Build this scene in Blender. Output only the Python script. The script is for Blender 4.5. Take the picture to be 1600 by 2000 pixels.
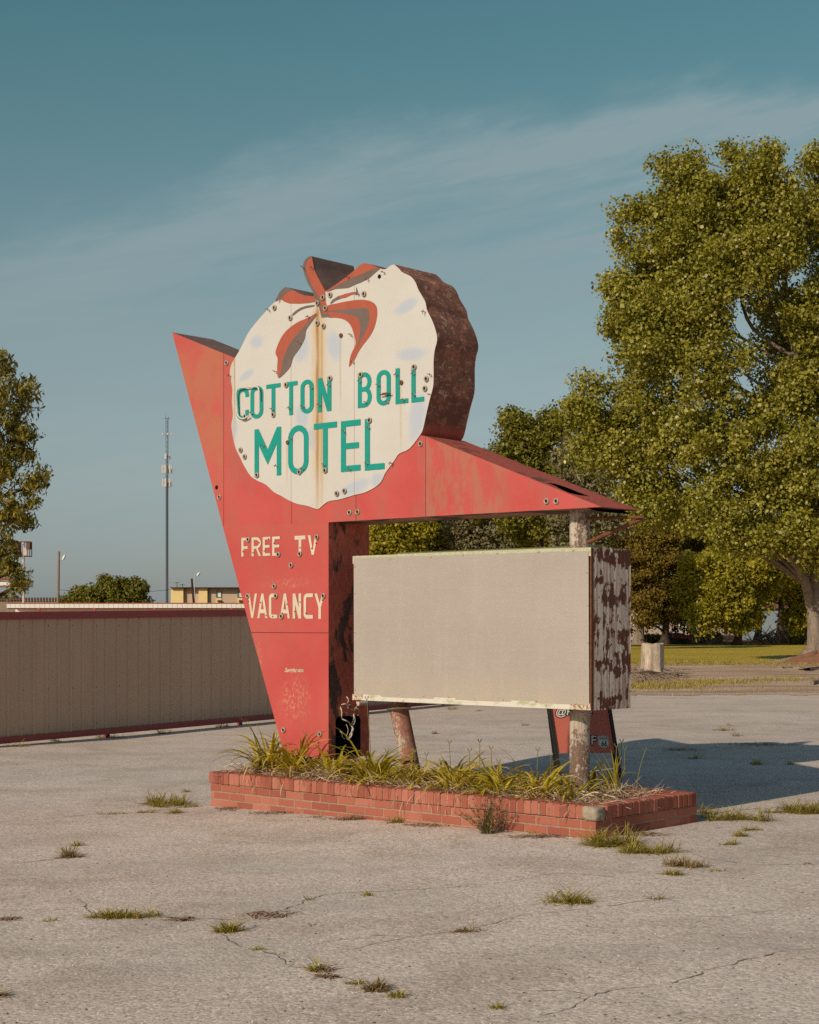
import bpy, bmesh, math, random
import numpy as np
from mathutils import Vector, Matrix
from mathutils.geometry import tessellate_polygon

R = math.radians
sc = bpy.context.scene
for o in list(bpy.data.objects):
    bpy.data.objects.remove(o)
COL = sc.collection

# ------------------------------------------------------------------ camera, sky, sun, exposure
F, HZ, CAMH = 3200.0, 1215.0, 1.55          # focal length (px of a 1600 px wide frame), horizon row, camera height
cam = bpy.data.cameras.new("camera")
cam.sensor_fit = 'HORIZONTAL'; cam.sensor_width = 36.0; cam.lens = 36.0 * F / 1600.0
cam.shift_y = (HZ - 1000.0) / 1600.0
cam.clip_start = 0.1; cam.clip_end = 8000
camo = bpy.data.objects.new("camera", cam); COL.objects.link(camo)
camo.location = (0, 0, CAMH); camo.rotation_euler = (R(90), 0, 0)
sc.camera = camo

SUN_TH, SUN_EL = 49.3, 28.2                   # heading of the light on the ground (from +X), height of the sun
ld = Vector((math.cos(R(SUN_TH)) * math.cos(R(SUN_EL)), math.sin(R(SUN_TH)) * math.cos(R(SUN_EL)), -math.sin(R(SUN_EL))))
sun = bpy.data.lights.new("sun", 'SUN'); sun.energy = 3.4; sun.angle = R(0.5); sun.color = (1.0, 0.84, 0.68)
suno = bpy.data.objects.new("sun", sun); COL.objects.link(suno)
suno.rotation_euler = ld.to_track_quat('-Z', 'Y').to_euler(); suno.location = (-20, -20, 20)

sc.view_settings.view_transform = 'Standard'; sc.view_settings.look = 'None'
sc.view_settings.gamma = 1.0; sc.view_settings.exposure = 0.0; sc.view_settings.use_curve_mapping = False
try:
    sc.cycles.max_bounces = 6; sc.cycles.diffuse_bounces = 3; sc.cycles.glossy_bounces = 2
    sc.cycles.transmission_bounces = 3; sc.cycles.transparent_max_bounces = 4
    sc.cycles.use_denoising = False
except Exception:
    pass

# ------------------------------------------------------------------ node helper
class G:
    def __init__(s, nt): s.nt = nt
    def n(s, t, **kw):
        x = s.nt.nodes.new(t)
        for k, v in kw.items(): setattr(x, k, v)
        return x
    def put(s, inp, v):
        if isinstance(v, bpy.types.NodeSocket): s.nt.links.new(v, inp)
        elif v is not None:
            if isinstance(v, tuple) and len(v) == 3 and inp.type == 'RGBA': v = v + (1.0,)
            inp.default_value = v
    def co(s): return s.n('ShaderNodeTexCoord').outputs['Object']
    def world(s): return s.n('ShaderNodeNewGeometry').outputs['Position']
    def island(s): return s.n('ShaderNodeNewGeometry').outputs['Random Per Island']
    def attr(s, name): return s.n('ShaderNodeAttribute', attribute_name=name).outputs['Fac']
    def map(s, v, loc=(0, 0, 0), rot=(0, 0, 0), sc=(1, 1, 1)):
        m = s.n('ShaderNodeMapping'); s.put(m.inputs['Vector'], v)
        m.inputs['Location'].default_value = loc; m.inputs['Rotation'].default_value = rot; m.inputs['Scale'].default_value = sc
        return m.outputs[0]
    def noise(s, v, scale, detail=4, rough=0.55, dist=0.0, out='Fac'):
        x = s.n('ShaderNodeTexNoise'); s.put(x.inputs['Vector'], v)
        x.inputs['Scale'].default_value = scale; x.inputs['Detail'].default_value = detail
        x.inputs['Roughness'].default_value = rough; x.inputs['Distortion'].default_value = dist
        return x.outputs[out]
    def vor(s, v, scale, feature='F1', out='Distance', rand=1.0):
        x = s.n('ShaderNodeTexVoronoi', feature=feature); s.put(x.inputs['Vector'], v)
        x.inputs['Scale'].default_value = scale; x.inputs['Randomness'].default_value = rand
        return x.outputs[out]
    def ramp(s, f, stops, interp='LINEAR'):
        x = s.n('ShaderNodeValToRGB'); x.color_ramp.interpolation = interp
        e = x.color_ramp.elements
        while len(e) < len(stops): e.new(0.5)
        for el, (p, c) in zip(e, stops):
            el.position = p
            if not isinstance(c, tuple): c = (c, c, c)
            el.color = c + (1.0,) if len(c) == 3 else c
        s.put(x.inputs[0], f)
        return x.outputs[0]
    def mix(s, f, a, b, blend='MIX'):
        x = s.n('ShaderNodeMix', data_type='RGBA', blend_type=blend)
        s.put(x.inputs[0], f); s.put(x.inputs[6], a); s.put(x.inputs[7], b)
        return x.outputs[2]
    def m(s, op, a, b=None, c=None, clamp=False):
        x = s.n('ShaderNodeMath', operation=op); x.use_clamp = clamp
        s.put(x.inputs[0], a); s.put(x.inputs[1], b); s.put(x.inputs[2], c)
        return x.outputs[0]
    def rng(s, v, a, b, c=0.0, d=1.0, kind='SMOOTHSTEP'):
        x = s.n('ShaderNodeMapRange', interpolation_type=kind); s.put(x.inputs[0], v)
        for i, q in enumerate((a, b, c, d)): s.put(x.inputs[i + 1], q)
        return x.outputs[0]
    def sep(s, v):
        x = s.n('ShaderNodeSeparateXYZ'); s.put(x.inputs[0], v); return x.outputs
    def bump(s, h, st=0.3, d=0.02, normal=None):
        x = s.n('ShaderNodeBump'); x.inputs['Strength'].default_value = st; x.inputs['Distance'].default_value = d
        s.put(x.inputs['Height'], h)
        if normal is not None: s.put(x.inputs['Normal'], normal)
        return x.outputs[0]
    def ell(s, X, Z, cx, cz, rx, rz, rot=0.0, soft=0.6):
        """soft ellipse mask in the plane of two sockets"""
        dx = s.m('SUBTRACT', X, cx); dz = s.m('SUBTRACT', Z, cz)
        ca, sa = math.cos(rot), math.sin(rot)
        a = s.m('MULTIPLY_ADD', dx, ca / rx, s.m('MULTIPLY', dz, sa / rx))
        b = s.m('MULTIPLY_ADD', dx, -sa / rz, s.m('MULTIPLY', dz, ca / rz))
        r = s.m('SQRT', s.m('MULTIPLY_ADD', a, a, s.m('MULTIPLY', b, b)))
        return s.rng(r, 1.0 - soft, 1.0 + soft * 0.4, 1.0, 0.0)

def newmat(name, rough=0.7, spec=0.3, metal=0.0):
    m = bpy.data.materials.new(name); m.use_nodes = True
    b = m.node_tree.nodes['Principled BSDF']
    b.inputs['Roughness'].default_value = rough; b.inputs['Metallic'].default_value = metal
    b.inputs['Specular IOR Level'].default_value = spec
    return m, G(m.node_tree), b

def simple(name, c, rough=0.7, spec=0.3, metal=0.0, var=0.25, scale=8.0, bump=0.15, stretch=(1, 1, 1)):
    """a plain surface with uneven tone and a little relief"""
    m, g, b = newmat(name, rough, spec, metal)
    v = g.map(g.co(), sc=stretch)
    n = g.noise(v, scale, 6, 0.6)
    n2 = g.noise(v, scale * 5.3, 4, 0.6)
    f = g.m('MULTIPLY_ADD', n2, 0.4, g.m('MULTIPLY', n, 0.6))
    col = g.ramp(f, [(0.3, tuple(x * (1 - var) for x in c)), (0.7, tuple(min(1, x * (1 + var)) for x in c))])
    g.put(b.inputs['Base Color'], col)
    if bump: g.put(b.inputs['Normal'], g.bump(f, bump, 0.02))
    return m

# ------------------------------------------------------------------ world: sky and cirrus
W = bpy.data.worlds.new("World"); sc.world = W; W.use_nodes = True
wg = G(W.node_tree); bg = W.node_tree.nodes['Background']
sky = wg.n('ShaderNodeTexSky', sky_type='NISHITA'); sky.sun_disc = False
sky.sun_elevation = R(SUN_EL); sky.sun_rotation = math.atan2(-math.cos(R(SUN_TH)), -math.sin(R(SUN_TH)))
sky.air_density = 1.0; sky.dust_density = 1.0; sky.ozone_density = 1.0
gen = wg.n('ShaderNodeTexCoord').outputs['Generated']
gx, gy, gz = wg.sep(gen)
az = wg.m('ARCTAN2', gx, gy); el = wg.m('ARCSINE', gz)
cv = wg.n('ShaderNodeCombineXYZ'); wg.put(cv.inputs[0], az); wg.put(cv.inputs[1], el)
cvec = cv.outputs[0]
cr = wg.map(cvec, rot=(0, 0, R(-11)), sc=(1, 1, 1))
wob = wg.noise(wg.map(cr, sc=(6, 13, 1)), 1.0, 7, 0.58, 0.3)
fil = wg.noise(wg.map(cr, loc=(3, 7, 0), sc=(4, 21, 1)), 1.0, 6, 0.6, 0.25)
# height of the upper edge of the cirrus bank, rising to the right
edge = wg.m('MULTIPLY_ADD', az, 0.169, 0.296)
edge = wg.m('MULTIPLY_ADD', wg.m('MULTIPLY', az, az), -0.588, edge)
puff = wg.noise(wg.map(cr, loc=(8, 2, 0), sc=(26, 60, 1)), 1.0, 7, 0.62, 0.4)
edge = wg.m('ADD', edge, wg.m('MULTIPLY_ADD', wg.m('SUBTRACT', puff, 0.5), 0.03, wg.m('MULTIPLY', wg.m('SUBTRACT', wob, 0.5), 0.085)))
dd = wg.m('SUBTRACT', edge, el)
up = wg.rng(dd, -0.016, 0.030)
low = wg.m('ADD', wg.rng(dd, 0.015, 0.17, 1.0, 0.40), wg.rng(az, -0.04, 0.2, 0.0, 0.32))
fine = wg.noise(wg.map(cr, loc=(5, 1, 0), sc=(11, 85, 1)), 1.0, 6, 0.62, 0.35)
fm = wg.m('MULTIPLY_ADD', fine, 0.4, wg.m('MULTIPLY', fil, 0.6))
cl = wg.m('MULTIPLY', wg.m('MULTIPLY', up, low), wg.rng(fm, 0.36, 0.62, 0.25, 1.0), clamp=True)
SKY_T = wg.n('ShaderNodeMix', data_type='RGBA', blend_type='MULTIPLY'); SKY_T.inputs[0].default_value = 1.0
wg.put(SKY_T.inputs[6], sky.outputs[0])
tint = wg.ramp(wg.rng(el, 0.0, 1.0, kind='LINEAR'), [(0.02, (0.58, 0.60, 0.75)), (0.06, (0.645, 0.645, 0.70)), (0.11, (0.80, 0.75, 0.69)), (0.175, (0.80, 0.79, 0.65)), (0.346, (0.50, 0.78, 0.60)), (0.50, (0.50, 0.60, 0.58))])
wg.put(SKY_T.inputs[7], tint)
skyc = wg.mix(wg.m('MULTIPLY', cl, 0.9), SKY_T.outputs[2], (2.6, 3.5, 3.75))
wg.put(bg.inputs['Color'], skyc); bg.inputs['Strength'].default_value = 0.1

# ------------------------------------------------------------------ placing
def gz_at(X):
    """the lot falls gently to the left"""
    return -0.0228 * min(max(1.3 - X, 0.0), 5.3)
def at(px, py, Y): return Vector(((px - 800.0) / F * Y, Y, CAMH + (HZ - py) / F * Y))
def gp(px, py, lift=0.0):
    Y = 20.0
    for _ in range(12):
        X = (px - 800.0) / F * Y
        Y = F * (CAMH - gz_at(X)) / (py - HZ)
    X = (px - 800.0) / F * Y
    return Vector((X, Y, gz_at(X) + lift))

UX, UY = 0.7466, -0.6652                       # along the sign face, to the right
VX, VY = 0.6652, 0.7466                        # into the sign
S0 = 3.4
ORG = Vector((1.623 - UX * S0, 12.0 - UY * S0, 0.0))
YAW = math.atan2(UY, UX)
def face(px, py, d=0.0):
    """picture point on the vertical plane d metres behind the sign face, in the sign's own frame (x right, y in, z up)"""
    bx, by = 1.623 + VX * d, 12.0 + VY * d
    k = (px - 800.0) / F
    s = (bx - k * by) / (UX - k * UY)
    Y = by - UY * s
    return Vector((S0 - s, d, CAMH + (HZ - py) / F * Y))
def loc2w(x, d, z): return Vector((ORG.x + UX * x + VX * d, ORG.y + UY * x + VY * d, z))

# ------------------------------------------------------------------ mesh builder
class MB:
    def __init__(s): s.v = []; s.f = []; s.mi = []; s.sm = []; s.tone = []
    def add(s, verts, faces, mi=0, smooth=False, tone=0.5):
        b = len(s.v); s.v += [tuple(p) for p in verts]; s.tone += [tone] * len(verts)
        for f in faces:
            s.f.append(tuple(i + b for i in f)); s.mi.append(mi); s.sm.append(smooth)
        return s
    def quad(s, a, b, c, d, mi=0): return s.add([a, b, c, d], [(0, 1, 2, 3)], mi)
    def poly(s, outer, holes=(), mi=0):
        loops = [[Vector(p) for p in outer]] + [[Vector(p) for p in h] for h in holes]
        tris = tessellate_polygon(loops)
        return s.add([p for l in loops for p in l], [tuple(t) for t in tris], mi)
    def box(s, c, size, mi=0, rot=None, bev=0.0, tone=0.5):
        c = Vector(c); hx, hy, hz = (q / 2 for q in size)
        if bev <= 0:
            P = [(x, y, z) for z in (-hz, hz) for y in (-hy, hy) for x in (-hx, hx)]
            Fs = [(0, 2, 3, 1), (4, 5, 7, 6), (0, 1, 5, 4), (2, 6, 7, 3), (0, 4, 6, 2), (1, 3, 7, 5)]
        else:
            bm = bmesh.new(); bmesh.ops.create_cube(bm, size=1.0)
            bmesh.ops.scale(bm, vec=size, verts=bm.verts)
            bmesh.ops.bevel(bm, geom=list(bm.edges), offset=bev, segments=1, affect='EDGES')
            bm.verts.index_update()
            P = [tuple(v.co) for v in bm.verts]; Fs = [tuple(v.index for v in f.verts) for f in bm.faces]; bm.free()
        M = rot if rot is not None else Matrix.Identity(3)
        return s.add([M @ Vector(p) + c for p in P], Fs, mi, False, tone)
    def tube(s, pts, rad, n=8, mi=0, cap=True, smooth=True, tone=0.5):
        pts = [Vector(p) for p in pts]
        if not hasattr(rad, '__len__'): rad = [rad] * len(pts)
        V = []; Fs = []
        t0 = (pts[1] - pts[0]).normalized()
        ref = Vector((0, 0, 1)) if abs(t0.z) < 0.9 else Vector((1, 0, 0))
        a = t0.cross(ref).normalized()
        for i, p in enumerate(pts):
            t = (pts[min(i + 1, len(pts) - 1)] - pts[max(i - 1, 0)]).normalized()
            a = (a - t * a.dot(t)).normalized(); b = t.cross(a)
            for k in range(n):
                an = 2 * math.pi * k / n
                V.append(p + (a * math.cos(an) + b * math.sin(an)) * rad[i])
        for i in range(len(pts) - 1):
            for k in range(n):
                k2 = (k + 1) % n
                Fs.append((i * n + k, i * n + k2, (i + 1) * n + k2, (i + 1) * n + k))
        s.add(V, Fs, mi, smooth, tone)
        if cap:
            s.add([V[k] for k in range(n)], [tuple(range(n - 1, -1, -1))], mi, False, tone)
            s.add([V[(len(pts) - 1) * n + k] for k in range(n)], [tuple(range(n))], mi, False, tone)
        return s
    def disk(s, c, r, axis_y, n=14, mi=0):
        """disc facing -y in a sign-like frame"""
        c = Vector(c)
        return s.add([c + Vector((r * math.cos(2 * math.pi * k / n), 0, r * math.sin(2 * math.pi * k / n))) for k in range(n)], [tuple(range(n))], mi)
    def prism(s, front, depth, mi_side=0, mi_back=0, mi_front=None, smooth=False):
        """closed outline in the plane y=const extruded by depth along +y"""
        n = len(front); back = [Vector(p) + Vector((0, depth, 0)) for p in front]
        if mi_front is not None: s.poly(front, mi=mi_front)
        s.poly(list(reversed(back)), mi=mi_back)
        for i in range(n):
            j = (i + 1) % n
            s.quad(front[i], front[j], back[j], back[i], mi_side)
        return s
    def build(s, name, mats, parent=None, tone=False):
        me = bpy.data.meshes.new(name); me.from_pydata(s.v, [], s.f)
        if not isinstance(mats, (list, tuple)): mats = [mats]
        for m in mats: me.materials.append(m)
        me.polygons.foreach_set('material_index', s.mi); me.polygons.foreach_set('use_smooth', s.sm)
        if tone:
            at_ = me.attributes.new('tone', 'FLOAT', 'POINT'); at_.data.foreach_set('value', s.tone)
        me.update()
        o = bpy.data.objects.new(name, me); COL.objects.link(o)
        if parent is not None: o.parent = parent
        return o
    def fixn(s):
        """consistent outward normals for a closed shape"""
        bm = bmesh.new(); vs = [bm.verts.new(p) for p in s.v]
        for f, mi, sm in zip(s.f, s.mi, s.sm):
            try:
                q = bm.faces.new([vs[i] for i in f]); q.material_index = mi; q.smooth = sm
            except ValueError: pass
        bmesh.ops.remove_doubles(bm, verts=bm.verts, dist=1e-5)
        bmesh.ops.recalc_face_normals(bm, faces=bm.faces)
        bm.verts.index_update()
        s.v = [tuple(v.co) for v in bm.verts]; s.f = [tuple(v.index for v in f.verts) for f in bm.faces]
        s.mi = [f.material_index for f in bm.faces]; s.sm = [f.smooth for f in bm.faces]; s.tone = [0.5] * len(s.v)
        bm.free(); return s

def tag(o, label=None, cat=None, group=None, kind=None):
    if label: o['label'] = label
    if cat: o['category'] = cat
    if group: o['group'] = group
    if kind: o['kind'] = kind
    return o
def thing(name, label, cat, loc=(0, 0, 0), rz=0.0, group=None):
    o = bpy.data.objects.new(name, None); COL.objects.link(o)
    o.location = loc; o.rotation_euler = (0, 0, rz); o.empty_display_size = 0.2
    return tag(o, label, cat, group)

def spline(pts, sub=4, closed=False):
    """Catmull-Rom through 2-D points"""
    n = len(pts); out = []
    for i in range(n if closed else n - 1):
        p0 = pts[(i - 1) % n] if closed or i > 0 else pts[i]
        p1 = pts[i]; p2 = pts[(i + 1) % n]
        p3 = pts[(i + 2) % n] if closed or i + 2 < n else p2
        for k in range(sub):
            t = k / sub
            out.append(tuple(0.5 * (2 * b + (c - a) * t + (2 * a - 5 * b + 4 * c - d) * t * t + (3 * b - a - 3 * c + d) * t ** 3)
                             for a, b, c, d in zip(p0, p1, p2, p3)))
    if not closed: out.append(tuple(pts[-1]))
    return out
def z1(x, y): return (320 + x / 4, 480 + y / 4)
def z2(x, y): return (620 + x / 4, 480 + y / 4)
def z3(x, y): return (400 + x / 4, 800 + y / 4)

# ================================================================== GROUND
def ground_mesh(name, xs, ys, mat, lift=0.0):
    mb = MB()
    nx = len(xs)
    V = [(x, y, gz_at(x) + lift) for y in ys for x in xs]
    Fs = [(j * nx + i, j * nx + i + 1, (j + 1) * nx + i + 1, (j + 1) * nx + i) for j in range(len(ys) - 1) for i in range(nx - 1)]
    mb.add(V, Fs)
    o = mb.build(name, mat); tag(o, kind='structure'); return o

def asphalt_mat():
    m, g, b = newmat("weathered_asphalt", 0.92, 0.15)
    p = g.world()
    big = g.noise(p, 0.16, 5, 0.55)
    med = g.noise(p, 1.1, 6, 0.62, 0.4)
    grit = g.noise(p, 46.0, 3, 0.7)
    grain = g.noise(p, 120.0, 2, 0.6)
    st = g.vor(p, 62.0); stc = g.vor(p, 62.0, out='Color')
    st2 = g.vor(p, 24.0); 
    base = g.mix(g.rng(big, 0.3, 0.7), (0.62, 0.525, 0.45), (0.69, 0.60, 0.53))
    base = g.mix(g.rng(med, 0.42, 0.72, 0, 0.75), base, (0.47, 0.38, 0.31))
    # aggregate: every stone its own grey, dark pits between
    sx, sy_, sz_ = g.sep(stc)
    base = g.mix(0.75, base, g.ramp(sx, [(0.0, (0.58, 0.57, 0.57)), (0.45, (0.97, 0.96, 0.96)), (0.85, (1.14, 1.12, 1.10)), (1.0, (1.45, 1.42, 1.38))]), 'MULTIPLY')
    base = g.mix(g.rng(grit, 0.30, 0.43, 0.6, 0.0), base, (0.17, 0.145, 0.125))
    base = g.mix(g.rng(grain, 0.6, 0.75, 0.0, 0.5), base, (0.76, 0.69, 0.61))
    # dusty tan drifts farther out
    X, Y, Z = g.sep(p)
    dust = g.noise(g.map(p, sc=(0.25, 0.6, 1)), 1.0, 5, 0.6)
    far = g.m('MULTIPLY', g.rng(Y, 17.0, 32.0), g.rng(dust, 0.42, 0.62))
    base = g.mix(g.m('MULTIPLY', far, 0.75), base, (0.66, 0.53, 0.42))
    st3 = g.noise(g.map(p, loc=(9, 3, 0)), 0.7, 6, 0.65)
    base = g.mix(g.rng(st3, 0.62, 0.78, 0, 0.4), base, (0.47, 0.375, 0.295))
    st5 = g.noise(g.map(p, loc=(71, 5, 0)), 2.6, 6, 0.7, 0.8)
    base = g.mix(g.rng(st5, 0.63, 0.72, 0, 0.4), base, (0.33, 0.275, 0.23))
    # oil-dark blotches of the old mat showing through
    st4 = g.noise(g.map(p, loc=(31, 13, 0), sc=(0.35, 0.8, 1)), 1.0, 5, 0.6)
    base = g.mix(g.rng(st4, 0.50, 0.66, 0, 0.45), base, (0.45, 0.41, 0.365))
    g.put(b.inputs['Base Color'], base)
    h = g.m('MULTIPLY_ADD', grit, 0.7, g.m('MULTIPLY', st, -0.5))
    h = g.m('MULTIPLY_ADD', grain, 0.5, g.m('MULTIPLY_ADD', st2, -0.10, h))
    nb = g.bump(h, 0.48, 0.008)
    nb = g.bump(med, 0.25, 0.10, nb)
    g.put(b.inputs['Normal'], nb)
    return m
M_ASPH = asphalt_mat()

def dirt_mat():
    m, g, b = newmat("dry_dirt", 0.95, 0.1)
    p = g.world()
    a = g.noise(g.map(p, sc=(0.25, 0.75, 1)), 1.0, 7, 0.65, 0.5)
    c = g.noise(g.map(p, loc=(5, 2, 0), sc=(0.12, 0.5, 1)), 1.0, 6, 0.6)
    d = g.noise(p, 14.0, 4, 0.7)
    col = g.ramp(a, [(0.3, (0.33, 0.19, 0.12)), (0.45, (0.54, 0.36, 0.25)), (0.6, (0.70, 0.51, 0.38)), (0.78, (0.76, 0.62, 0.50))])
    col = g.mix(g.rng(c, 0.5, 0.68, 0, 0.7), col, (0.33, 0.26, 0.10))
    col = g.mix(g.rng(d, 0.35, 0.5, 0.55, 0), col, (0.10, 0.07, 0.045))
    g.put(b.inputs['Base Color'], col)
    g.put(b.inputs['Normal'], g.bump(d, 0.8, 0.05))
    return m
M_DIRT = dirt_mat()

def lawn_mat():
    m, g, b = newmat("mown_grass", 0.95, 0.1)
    p = g.world()
    a = g.noise(g.map(p, sc=(0.15, 0.12, 1)), 1.0, 6, 0.6)
    d = g.noise(p, 9.0, 5, 0.7)
    col = g.ramp(a, [(0.3, (0.42, 0.315, 0.035)), (0.55, (0.54, 0.39, 0.06)), (0.75, (0.62, 0.43, 0.11))])
    col = g.mix(g.rng(d, 0.3, 0.5, 0.4, 0), col, (0.16, 0.145, 0.025))
    g.put(b.inputs['Base Color'], col)
    g.put(b.inputs['Normal'], g.bump(d, 1.0, 0.08))
    return m
M_LAWN = lawn_mat()

XS = [-3500, -120, -40, -4.0, 1.3, 40, 120, 3500]
ground_mesh("ground", XS, [-300, 0, 60, 150, 600, 4500], M_DIRT, -0.012)
ground_mesh("parking_lot", [-60, -20, -4.0, 1.3, 20, 60], [-12, 0, 10, 20, 30, 41], M_ASPH, 0.0)

rr = random.Random(5)
def ragged(x0, x1, ynear, yfar, step, amp_n, amp_f, seed):
    """outline of a ground sheet with a wandering near and far edge"""
    q = random.Random(seed)
    n = int((x1 - x0) / step)
    def walk(y, amp):
        out = []; d = 0; e = 0
        for i in range(n + 1):
            d = d * 0.9 + q.uniform(-1, 1) * amp * 0.45; e = q.uniform(-1, 1) * amp * 0.35
            out.append((x0 + (x1 - x0) * i / n, y + d + e))
        return out
    return walk(ynear, amp_n) + list(reversed(walk(yfar, amp_f)))
def sheet(name, outline, mat, z):
    mb = MB(); mb.poly([(x, y, gz_at(x) + z) for x, y in outline], mi=0)
    # all faces up
    v = mb.v; mb.f = [f if (Vector(v[f[1]]) - Vector(v[f[0]])).cross(Vector(v[f[2]]) - Vector(v[f[0]])).z > 0 else (f[0], f[2], f[1]) for f in mb.f]
    o = mb.build(name, mat); tag(o, kind='structure'); return o
sheet("dirt_verge", ragged(-10, 48, 35.0, 66.0, 0.12, 0.55, 1.2, 3), M_DIRT, 0.005)
sheet("lawn", ragged(-14, 70, 61.0, 116.0, 0.25, 0.7, 1.0, 8), M_LAWN, 0.010)
# leaf-strewn earth under the far trees
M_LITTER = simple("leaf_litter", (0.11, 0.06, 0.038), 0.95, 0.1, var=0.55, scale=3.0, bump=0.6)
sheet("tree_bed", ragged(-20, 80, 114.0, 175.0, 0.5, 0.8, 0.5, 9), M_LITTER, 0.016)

# cracks in the asphalt: thin irregular dirt-filled strips lying 3 mm above it
M_CRACK = simple("crack_dirt", (0.25, 0.205, 0.165), 0.98, 0.05, var=0.35, scale=30, bump=0.2)
def crack(pix, w, seed):
    q = random.Random(seed); P = []
    pts = [gp(*p) for p in pix]
    for a, c in zip(pts[:-1], pts[1:]):
        L = (c - a).length; n = max(2, int(L / 0.035)); t = (c - a).normalized(); s = Vector((-t.y, t.x, 0)); off = 0
        for i in range(n):
            off = off * 0.86 + q.uniform(-1, 1) * 0.013
            env = math.sin(math.pi * i / n)
            P.append(a.lerp(c, i / n) + s * off * min(1, env * 3))
    P.append(pts[-1])
    mb = MB(); L_, R_ = [], []
    for i, p in enumerate(P):
        t = (P[min(i + 1, len(P) - 1)] - P[max(0, i - 1)]).normalized(); s = Vector((-t.y, t.x, 0))
        ww = w * (0.25 + 1.1 * q.random() ** 2) * min(1, 6 * min(i, len(P) - 1 - i) / len(P) + 0.1)
        L_.append(p + s * ww); R_.append(p - s * ww)
    for p in L_ + R_: p.z = gz_at(p.x) + 0.003
    n = len(P)
    mb.add(L_ + R_, [(i, n + i, n + i + 1, i + 1) for i in range(n - 1)])
    tag(mb.build("crack", M_CRACK), kind='structure')
for i, (pix, w) in enumerate([
    ([(0, 1690), (60, 1684), (120, 1676), (165, 1668)], 0.008),
    ([(140, 1745), (175, 1782), (250, 1792), (330, 1792), (420, 1795), (470, 1797), (560, 1776), (600, 1757), (640, 1747), (740, 1742), (800, 1738), (960, 1731)], 0.006),
    ([(420, 1815), (455, 1840), (500, 1856), (540, 1866), (575, 1890), (620, 1895), (690, 1920), (745, 1928), (800, 1950)], 0.007),
    ([(580, 1850), (640, 1840), (730, 1828), (800, 1829)], 0.004),
    ([(610, 1872), (680, 1855), (790, 1832), (930, 1812), (1010, 1790), (1090, 1782), (1180, 1770), (1300, 1755), (1430, 1758)], 0.0045),
    ([(810, 1738), (900, 1730), (980, 1725), (1080, 1706), (1130, 1708), (1230, 1718), (1290, 1716)], 0.004),
    ([(1000, 2000), (1090, 1978), (1160, 1946), (1230, 1930), (1310, 1922), (1370, 1898), (1440, 1880), (1510, 1862), (1600, 1850)], 0.0055),
    ([(1160, 1946), (1100, 1935), (1020, 1940)], 0.004),
    ([(1300, 1650), (1380, 1676), (1480, 1690), (1600, 1688)], 0.005),
    ([(200, 1588), (270, 1588), (330, 1580), (395, 1572)], 0.012),
    ([(0, 1605), (80, 1600), (200, 1590)], 0.006),
    ([(1380, 1590), (1450, 1582), (1520, 1578), (1600, 1577)], 0.012),
    ([(1340, 1790), (1420, 1792), (1520, 1775), (1600, 1770)], 0.004),
    ]): crack(pix, w * 0.75, 40 + i)

# ================================================================== SIGN MATERIALS
def lx(px, py=1000): return face(px, py).x
def red_mat(name, seams_x=(), seams_z=(), fade=0.6, seed=0):
    m, g, b = newmat(name, 0.55, 0.3)
    c = g.co(); X, Y, Z = g.sep(c)
    a = g.noise(g.map(c, loc=(seed, 0, seed), sc=(2.6, 1, 0.8)), 1.0, 6, 0.6, 0.5)
    d = g.noise(g.map(c, loc=(seed + 4, 0, 2), sc=(9, 1, 2.2)), 1.0, 6, 0.65, 0.3)
    e = g.noise(c, 1.3, 4, 0.5)
    f = g.noise(c, 46, 4, 0.7)
    col = g.mix(g.rng(e, 0.35, 0.65), (0.475, 0.068, 0.062), (0.515, 0.09, 0.078))
    col = g.mix(g.m('MULTIPLY', g.rng(a, 0.46, 0.64), fade), col, (0.41, 0.108, 0.082))
    col = g.mix(g.m('MULTIPLY', g.rng(d, 0.55, 0.72), fade * 0.55), col, (0.34, 0.145, 0.09))
    col = g.mix(g.rng(f, 0.67, 0.8, 0, 0.6), col, (0.30, 0.10, 0.06))
    seam = None
    for s_ in seams_x:
        q = g.m('COMPARE', X, s_, 0.0035); seam = q if seam is None else g.m('MAXIMUM', seam, q)
    for s_ in seams_z:
        q = g.m('COMPARE', Z, s_, 0.0035); seam = q if seam is None else g.m('MAXIMUM', seam, q)
    if seam is not None:
        col = g.mix(g.m('MULTIPLY', seam, 0.85), col, (0.06, 0.02, 0.015))
    h = g.m('MULTIPLY_ADD', e, 3.0, g.m('MULTIPLY', f, 0.05))
    nb = g.bump(h, 0.4, 0.03)
    g.put(b.inputs['Normal'], nb)
    return m, g, b, col, (c, X, Z)

def finish(g, b, col): g.put(b.inputs['Base Color'], col)

# upper body front
M_RED, g, b, col, (c, X, Z) = red_mat("faded_red_paint", [lx(437, 900), lx(570, 1000), lx(695.5, 1000), lx(831.5, 930)], [], 0.75, 1)
# large pale worn area on the arrow, narrow faded left wing
aw = g.noise(g.map(c, loc=(3, 0, 1), sc=(7, 1, 2.4)), 1.0, 6, 0.65, 0.5)
zone = g.m('MULTIPLY', g.rng(X, lx(829), lx(836)), g.rng(X, lx(1010), lx(960)))
col = g.mix(g.m('MULTIPLY', g.m('MULTIPLY', zone, g.rng(aw, 0.44, 0.56)), 0.6), col, (0.36, 0.165, 0.10))
wing = g.rng(X, lx(439), lx(432))
col = g.mix(g.m('MULTIPLY', wing, g.rng(g.noise(c, 2.2, 5, 0.6, 0.5), 0.36, 0.6, 0.1, 0.75)), col, (0.42, 0.15, 0.085))
finish(g, b, col)

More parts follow.
